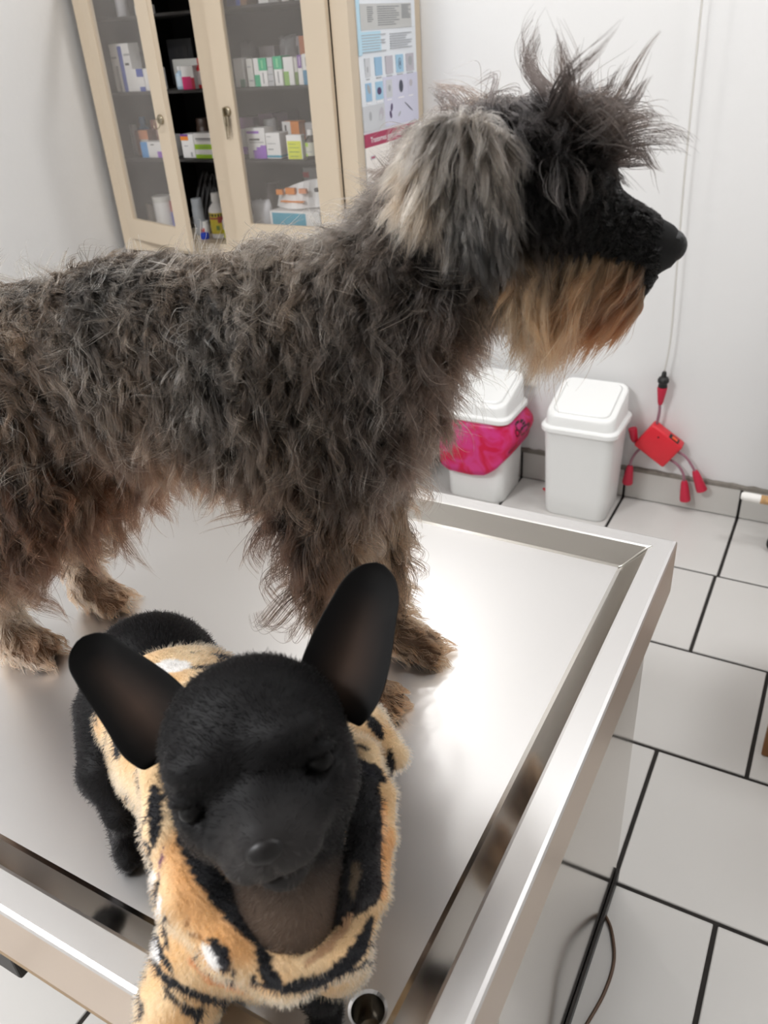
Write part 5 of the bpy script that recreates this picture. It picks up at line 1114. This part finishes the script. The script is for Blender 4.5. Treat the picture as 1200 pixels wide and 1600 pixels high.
# ears: cupped leaves, rims toward the camera, hollow facing it
def ear(spine, half, cup, twist):
    """spine points base to tip (px, py, t), half widths in px, cup depth in m"""
    n, m = 26, 14; sp = [np.array(p) for p in spline([at(*p) for p in spine], 24)]
    hw = np.interp(np.linspace(0, 1, n+1), np.linspace(0, 1, len(half)), half)/1269.55*np.mean([p[2] for p in spine]); uu = np.linspace(0, 1, n+1)**.75; hw = np.interp(uu, np.linspace(0, 1, n+1), hw)*np.sqrt(np.maximum(1-np.clip((uu-.80)/.2, 0, 1)**2, .012))
    bm = bmesh.new(); F_, B_ = [], []; cl = bm.verts.layers.float_color.new('col')
    for i in range(n+1):
        u = (i/n)**.75; k = u*(len(sp)-1); i0 = min(int(k), len(sp)-2); c = sp[i0]*(1-(k-i0))+sp[i0+1]*(k-i0); tg = nrm(sp[min(i0+1, len(sp)-1)]-sp[max(i0-1, 0)])
        vw = nrm(np.array(CAM)-c); sd = nrm(np.cross(tg, vw)); sd = nrm(sd+vw*twist); bk = np.cross(sd, tg); bk = bk if bk@vw < 0 else -bk
        rf, rb = [], []
        for j in range(m+1):
            q = -1+2*j/m; dp = cup*(1-q*q)*(1-u**3)**.7
            p = c+sd*hw[i]*q+bk*dp; th = .0022*(1-abs(q)**6)*(1-u**8)+.0004
            rf.append(bm.verts.new(p)); rb.append(bm.verts.new(p+bk*th*1.6+sd*q*.0012))
            g_ = np.clip((1-abs(q)/.8), 0, 1)**1.2*np.clip(1-abs(u-.38)/.46, 0, 1)**.8; c_ = srgbv(np.array([11, 10, 10]))*(1-g_)+srgbv(np.array([62, 47, 38]))*g_
            rf[-1][cl] = (*c_, 1); rb[-1][cl] = (*srgbv(np.array([10, 9, 9])), 1)
        F_.append(rf); B_.append(rb)
    for i in range(n):
        for j in range(m):
            f = bm.faces.new((F_[i][j], F_[i][j+1], F_[i+1][j+1], F_[i+1][j]))
            bm.faces.new((B_[i][j], B_[i+1][j], B_[i+1][j+1], B_[i][j+1]))
        for j in (0, m): bm.faces.new((F_[i][j], F_[i+1][j], B_[i+1][j], B_[i][j]) if j == 0 else (F_[i+1][j], F_[i][j], B_[i][j], B_[i+1][j]))
    for j in range(m): bm.faces.new((F_[n][j], F_[n][j+1], B_[n][j+1], B_[n][j])); bm.faces.new((F_[0][j+1], F_[0][j], B_[0][j], B_[0][j+1]))
    bmesh.ops.recalc_face_normals(bm, faces=bm.faces)
    o = obj('ear', bm, m_coat, chi, smooth=True)
    ss = o.modifiers.new('smooth', 'SUBSURF'); ss.levels = ss.render_levels = 1
ear([(272, 1168, .590), (225, 1105, .598), (165, 1045, .606), (124, 998, .612)], [54, 66, 66, 62, 56, 50, 44, 40, 38], .016, -.15)
ear([(512, 1120, .590), (536, 1050, .596), (562, 970, .602), (594, 880, .606)], [52, 63, 68, 68, 65, 60, 53, 47, 43], .018, .15)

# jacket: offset shell of the trunk from the hem forward, one sleeve, big rolled hood around the neck
ax_b = nrm(c_fore-c_rump)
hem = at(270, 1090, .77)
ROLL = [(246, 1215, .628, 26), (262, 1300, .605, 36), (300, 1395, .588, 50), (365, 1470, .578, 52), (445, 1512, .575, 44), (540, 1486, .588, 32), (588, 1400, .600, 18), (604, 1310, .612, 13), (600, 1240, .625, 14), (570, 1180, .645, 24), (500, 1140, .680, 26), (400, 1110, .695, 28), (300, 1130, .685, 28), (248, 1170, .655, 28)]
LINE = [(262, 1240, .630, 18), (300, 1345, .612, 26), (365, 1430, .603, 34), (450, 1478, .600, 36), (520, 1445, .605, 38), (562, 1378, .598, 34), (573, 1290, .608, 30), (567, 1215, .630, 25)]
LUMP = [(572, 1135, .695, 34), (598, 1160, .690, 26), (618, 1182, .684, 24), (590, 1200, .69, 26)]
def chain(P, L, closed):
    d = None; n = len(L)
    for i in range(n if closed else n-1):
        a, b = L[i], L[(i+1) % n]; e = cone(P, at(*a[:3]), at(*b[:3]), a[3]*a[2]/1269.55, b[3]*b[2]/1269.55); d = e if d is None else sm_min(d, e, .008)
    return d
def sd_jacket(P):
    d = None
    for a, b, ra, rb in BODY: e = cone(P, a, b, ra+.0065, rb+.0075); d = e if d is None else sm_min(d, e, .02)
    w = vnoise(P, 70, 3)[:, 0]*.0022; d = d+w
    pl = (P-hem)@(-nrm(ax_b+np.array([0, 0, .15]))); d = -sm_min(-d, -pl, .006)
    d = sm_min(d, cone(P, at(335, 1440, .62), at(282, 1560, .612), .040, .0290), .015); d = sm_min(d, cone(P, at(282, 1560, .612), at(262, 1640, .612), .0290, .027), .008)
    d = sm_min(d, cone(P, at(450, 1450, .628), at(520, 1490, .622), .040, .030), .012)
    return np.maximum(d, ground(P)+.006-P[:, 2])
def sd_hood(P):
    d = sm_min(chain(P, ROLL, True), chain(P, LINE, False), .004)
    for l in LUMP: d = sm_min(d, np.linalg.norm(P-at(*l[:3]), axis=1)-l[3]*l[2]/1269.55, .004)
    return d+vnoise(P, 90, 8)[:, 1]*.0014
HJ = .0030
Fj, loj = grid_eval(lambda P: sm_min(sd_jacket(P), sd_hood(P), .003), (-.60, .13, .70), (-.15, .56, .97), HJ)
Vj, Qj = surface_nets(Fj, loj, HJ)
TAN_, CRE, WHI, BLK, ORA = (203, 158, 108), (222, 192, 152), (226, 223, 220), (17, 17, 21), (204, 150, 98)
STROKES = [  # painted stripes: points on the cloth (px of the photograph, dropped on the surface), width px, colour
 ([(275, 1075), (330, 1065), (360, 1060)], 14, CRE), ([(240, 1050), (262, 1040), (290, 1040)], 16, WHI), ([(335, 1022), (362, 1032), (372, 1040)], 8, BLK), ([(300, 1044), (330, 1042), (360, 1040)], 5, BLK), ([(275, 1022), (310, 1018)], 3, BLK), ([(375, 1028), (400, 1036)], 5, BLK), ([(290, 1082), (318, 1078)], 6, BLK),
 ([(186, 1140), (182, 1180)], 13, BLK), ([(240, 1230), (243, 1290), (240, 1320)], 12, BLK), ([(200, 1240), (198, 1265), (208, 1282)], 6, BLK),
 ([(262, 1292), (252, 1340), (246, 1390)], 2.5, (96, 60, 84)), ([(250, 1370), (244, 1400)], 4, BLK), ([(238, 1350), (222, 1400), (215, 1440)], 8, BLK),
 ([(240, 1370), (230, 1420), (234, 1460), (246, 1495)], 17, WHI), ([(250, 1400), (245, 1450)], 6, WHI), ([(244, 1385), (240, 1440), (252, 1490), (270, 1520)], 5, BLK), ([(258, 1430), (262, 1480)], 3, BLK), ([(238, 1500), (262, 1535), (320, 1560), (370, 1568), (410, 1564)], 6, BLK), ([(256, 1545), (280, 1570)], 4, BLK), ([(226, 1490), (228, 1530)], 3, BLK), ([(350, 1590), (385, 1585)], 7, BLK),
 ([(330, 1470), (348, 1492), (350, 1515)], 9, BLK), ([(318, 1480), (338, 1512)], 8, WHI), ([(350, 1528), (385, 1545)], 2.5, BLK), ([(408, 1490), (424, 1525), (432, 1545)], 12, BLK), ([(405, 1480), (410, 1500)], 9, BLK), ([(440, 1545), (500, 1535), (540, 1510), (565, 1480), (578, 1440)], 13, BLK), ([(545, 1520), (580, 1500), (600, 1470)], 6, BLK), ([(575, 1480), (592, 1460)], 3, BLK),
 ([(574, 1120), (590, 1140), (594, 1150)], 9, BLK), ([(552, 1160), (575, 1172)], 4, BLK), ([(608, 1172), (612, 1195), (605, 1212)], 8, BLK), ([(575, 1195), (598, 1218)], 12, BLK), ([(628, 1186), (632, 1178)], 2, BLK), ([(560, 1185), (585, 1215)], 7, (26, 26, 34)),
 ([(290, 1370), (325, 1430), (385, 1490)], 34, ORA), ([(276, 1310), (295, 1380)], 26, ORA), ([(286, 1310), (320, 1360), (354, 1405), (412, 1470)], 20, BLK), ([(300, 1500), (330, 1530), (380, 1550)], 10, (202, 138, 92)), ([(600, 1260), (606, 1330), (600, 1400)], 14, (212, 156, 104)),
 ([(478, 1508), (500, 1490), (530, 1460), (548, 1430)], 8, (176, 140, 108)), ([(425, 1500), (450, 1515)], 8, (200, 168, 130)), ([(556, 1350), (552, 1400)], 7, (96, 82, 66))]
from mathutils.bvhtree import BVHTree
bvj = BVHTree.FromPolygons([tuple(v) for v in Vj], [tuple(int(i) for i in f) for f in Qj])
SP = []
for pts, wd, colr in STROKES:
    pl = []
    for a, b in zip(pts, pts[1:]):
        L_ = math.hypot(b[0]-a[0], b[1]-a[1]); k = max(2, int(L_/3)); pl += [(a[0]+(b[0]-a[0])*i/k, a[1]+(b[1]-a[1])*i/k) for i in range(k)]
    pl.append(pts[-1]); H3 = []
    for i, (px, py) in enumerate(pl):
        d_ = Vector(at(px, py, 1))-CAM; hit = bvj.ray_cast(CAM, d_.normalized())
        if hit[0]: e = min(i, len(pl)-1-i)/max(1, len(pl)-1); H3.append((np.array(hit[0]), wd/1269.55*(hit[0]-CAM).length*.95*(.55+.45*min(1, e*4))))
    if H3: SP.append((np.array([h[0] for h in H3]), np.array([h[1] for h in H3]), srgbv(np.array(colr)), colr == ORA))
def cloth_col(P):
    nz = vnoise(P, 60, 21); w = np.clip(.5+.6*nz[:, :1], 0, 1); c = srgbv(np.array(TAN_))*(1-w)+srgbv(np.array(CRE))*w
    st = np.abs(np.sin(P[:, 0]*95+P[:, 2]*40+nz[:, 1]*2.2)) ; far = (P-c_mid)@np.cross(ax_b, [0, 0, 1.]) 
    c[(st < .22) & (np.abs(nz[:, 2]) > .25) & (far*1 > .03)] = srgbv(np.array(BLK))
    ln = chain(P, LINE, False); ro = chain(P, ROLL, True); c[(ln < ro-.001) & (ln < .006)] = srgbv(np.array((16, 15, 18)))
    for S3, W3, rgb, soft in sorted(SP, key=lambda q: not q[3]):
        lo_, hi_ = S3.min(0)-.02, S3.max(0)+.02; m = np.all((P > lo_) & (P < hi_), axis=1)
        if m.any():
            I = np.where(m)[0]; d = np.linalg.norm(P[I][:, None]-S3[None], axis=2)-W3[None]; dm = d.min(1)+nz[I, 0]*.0008
            if soft: al = np.clip(.5-dm/.012, 0, 1)[:, None]*.85; c[I] = c[I]*(1-al)+rgb*al
            else: c[I[dm < 0]] = rgb
    return c
m_fleece = bpy.data.materials.new('tiger print fleece'); m_fleece.use_nodes = True
_a = m_fleece.node_tree.nodes.new('ShaderNodeAttribute'); _a.attribute_name = 'col'; _b = m_fleece.node_tree.nodes['Principled BSDF']
m_fleece.node_tree.links.new(_a.outputs['Color'], _b.inputs['Base Color']); _b.inputs['Roughness'].default_value = .95; _b.inputs['Sheen Weight'].default_value = .3
jk = mesh_from('jacket', Vj, Qj, m_fleece, chi, col=cloth_col(Vj))
jk['label'] = 'tiger print fleece jacket with rolled hood'
rsc = np.random.RandomState(4)
def short_fur(name, V, Q, F, lo, h, n, L, rad, colf, direction, lift, dens=None, parent=None):
    P = scatter(V, Q, n, rsc, dens); N = gradient(F, lo, h, P); D = np.tile(np.array(direction), (n, 1)); D = nrm(D-N*(D*N).sum(1, keepdims=True))
    dd = nrm(D*(1-lift)+N*lift+rsc.normal(size=(n, 3))*.22); d2 = nrm(dd+D*.5+rsc.normal(size=(n, 3))*.2); l = (L*(.6+.8*rsc.rand(n)))[:, None]
    X = np.stack([P-N*.0006, P+dd*l*.35, P+dd*l*.35+d2*l*.35, P+dd*l*.35+d2*l*.65], 1); c = colf(P)*np.exp(rsc.normal(size=(n, 1))*.12)
    R = rad*np.array([[1, .9, .65, .25]])*np.ones((n, 1))
    return make_curves(name, X, R, c, c, m_hair2, parent or chi)
m_hair2 = hair_mat('short hair and fleece pile', .5, 1.2)
short_fur('fleece_pile', Vj, Qj, Fj, loj, HJ, 60000, .0046, .00022, lambda P: np.clip(cloth_col(P)*1.02, 0, .9), (.1, -.2, -1), .75)
hide = lambda c: np.where(sample(Fj, loj, HJ, c) < -.001, .0, 1.0)*np.where(hl(c)[:, 1] > .06, .25, 1)
short_fur('short_coat', Vc, Qc, Fc, loc_, HC_, 42000, .0055, .00016, lambda P: chi_col(P)*.7, (-.5, .3, -.6), .28, dens=hide)
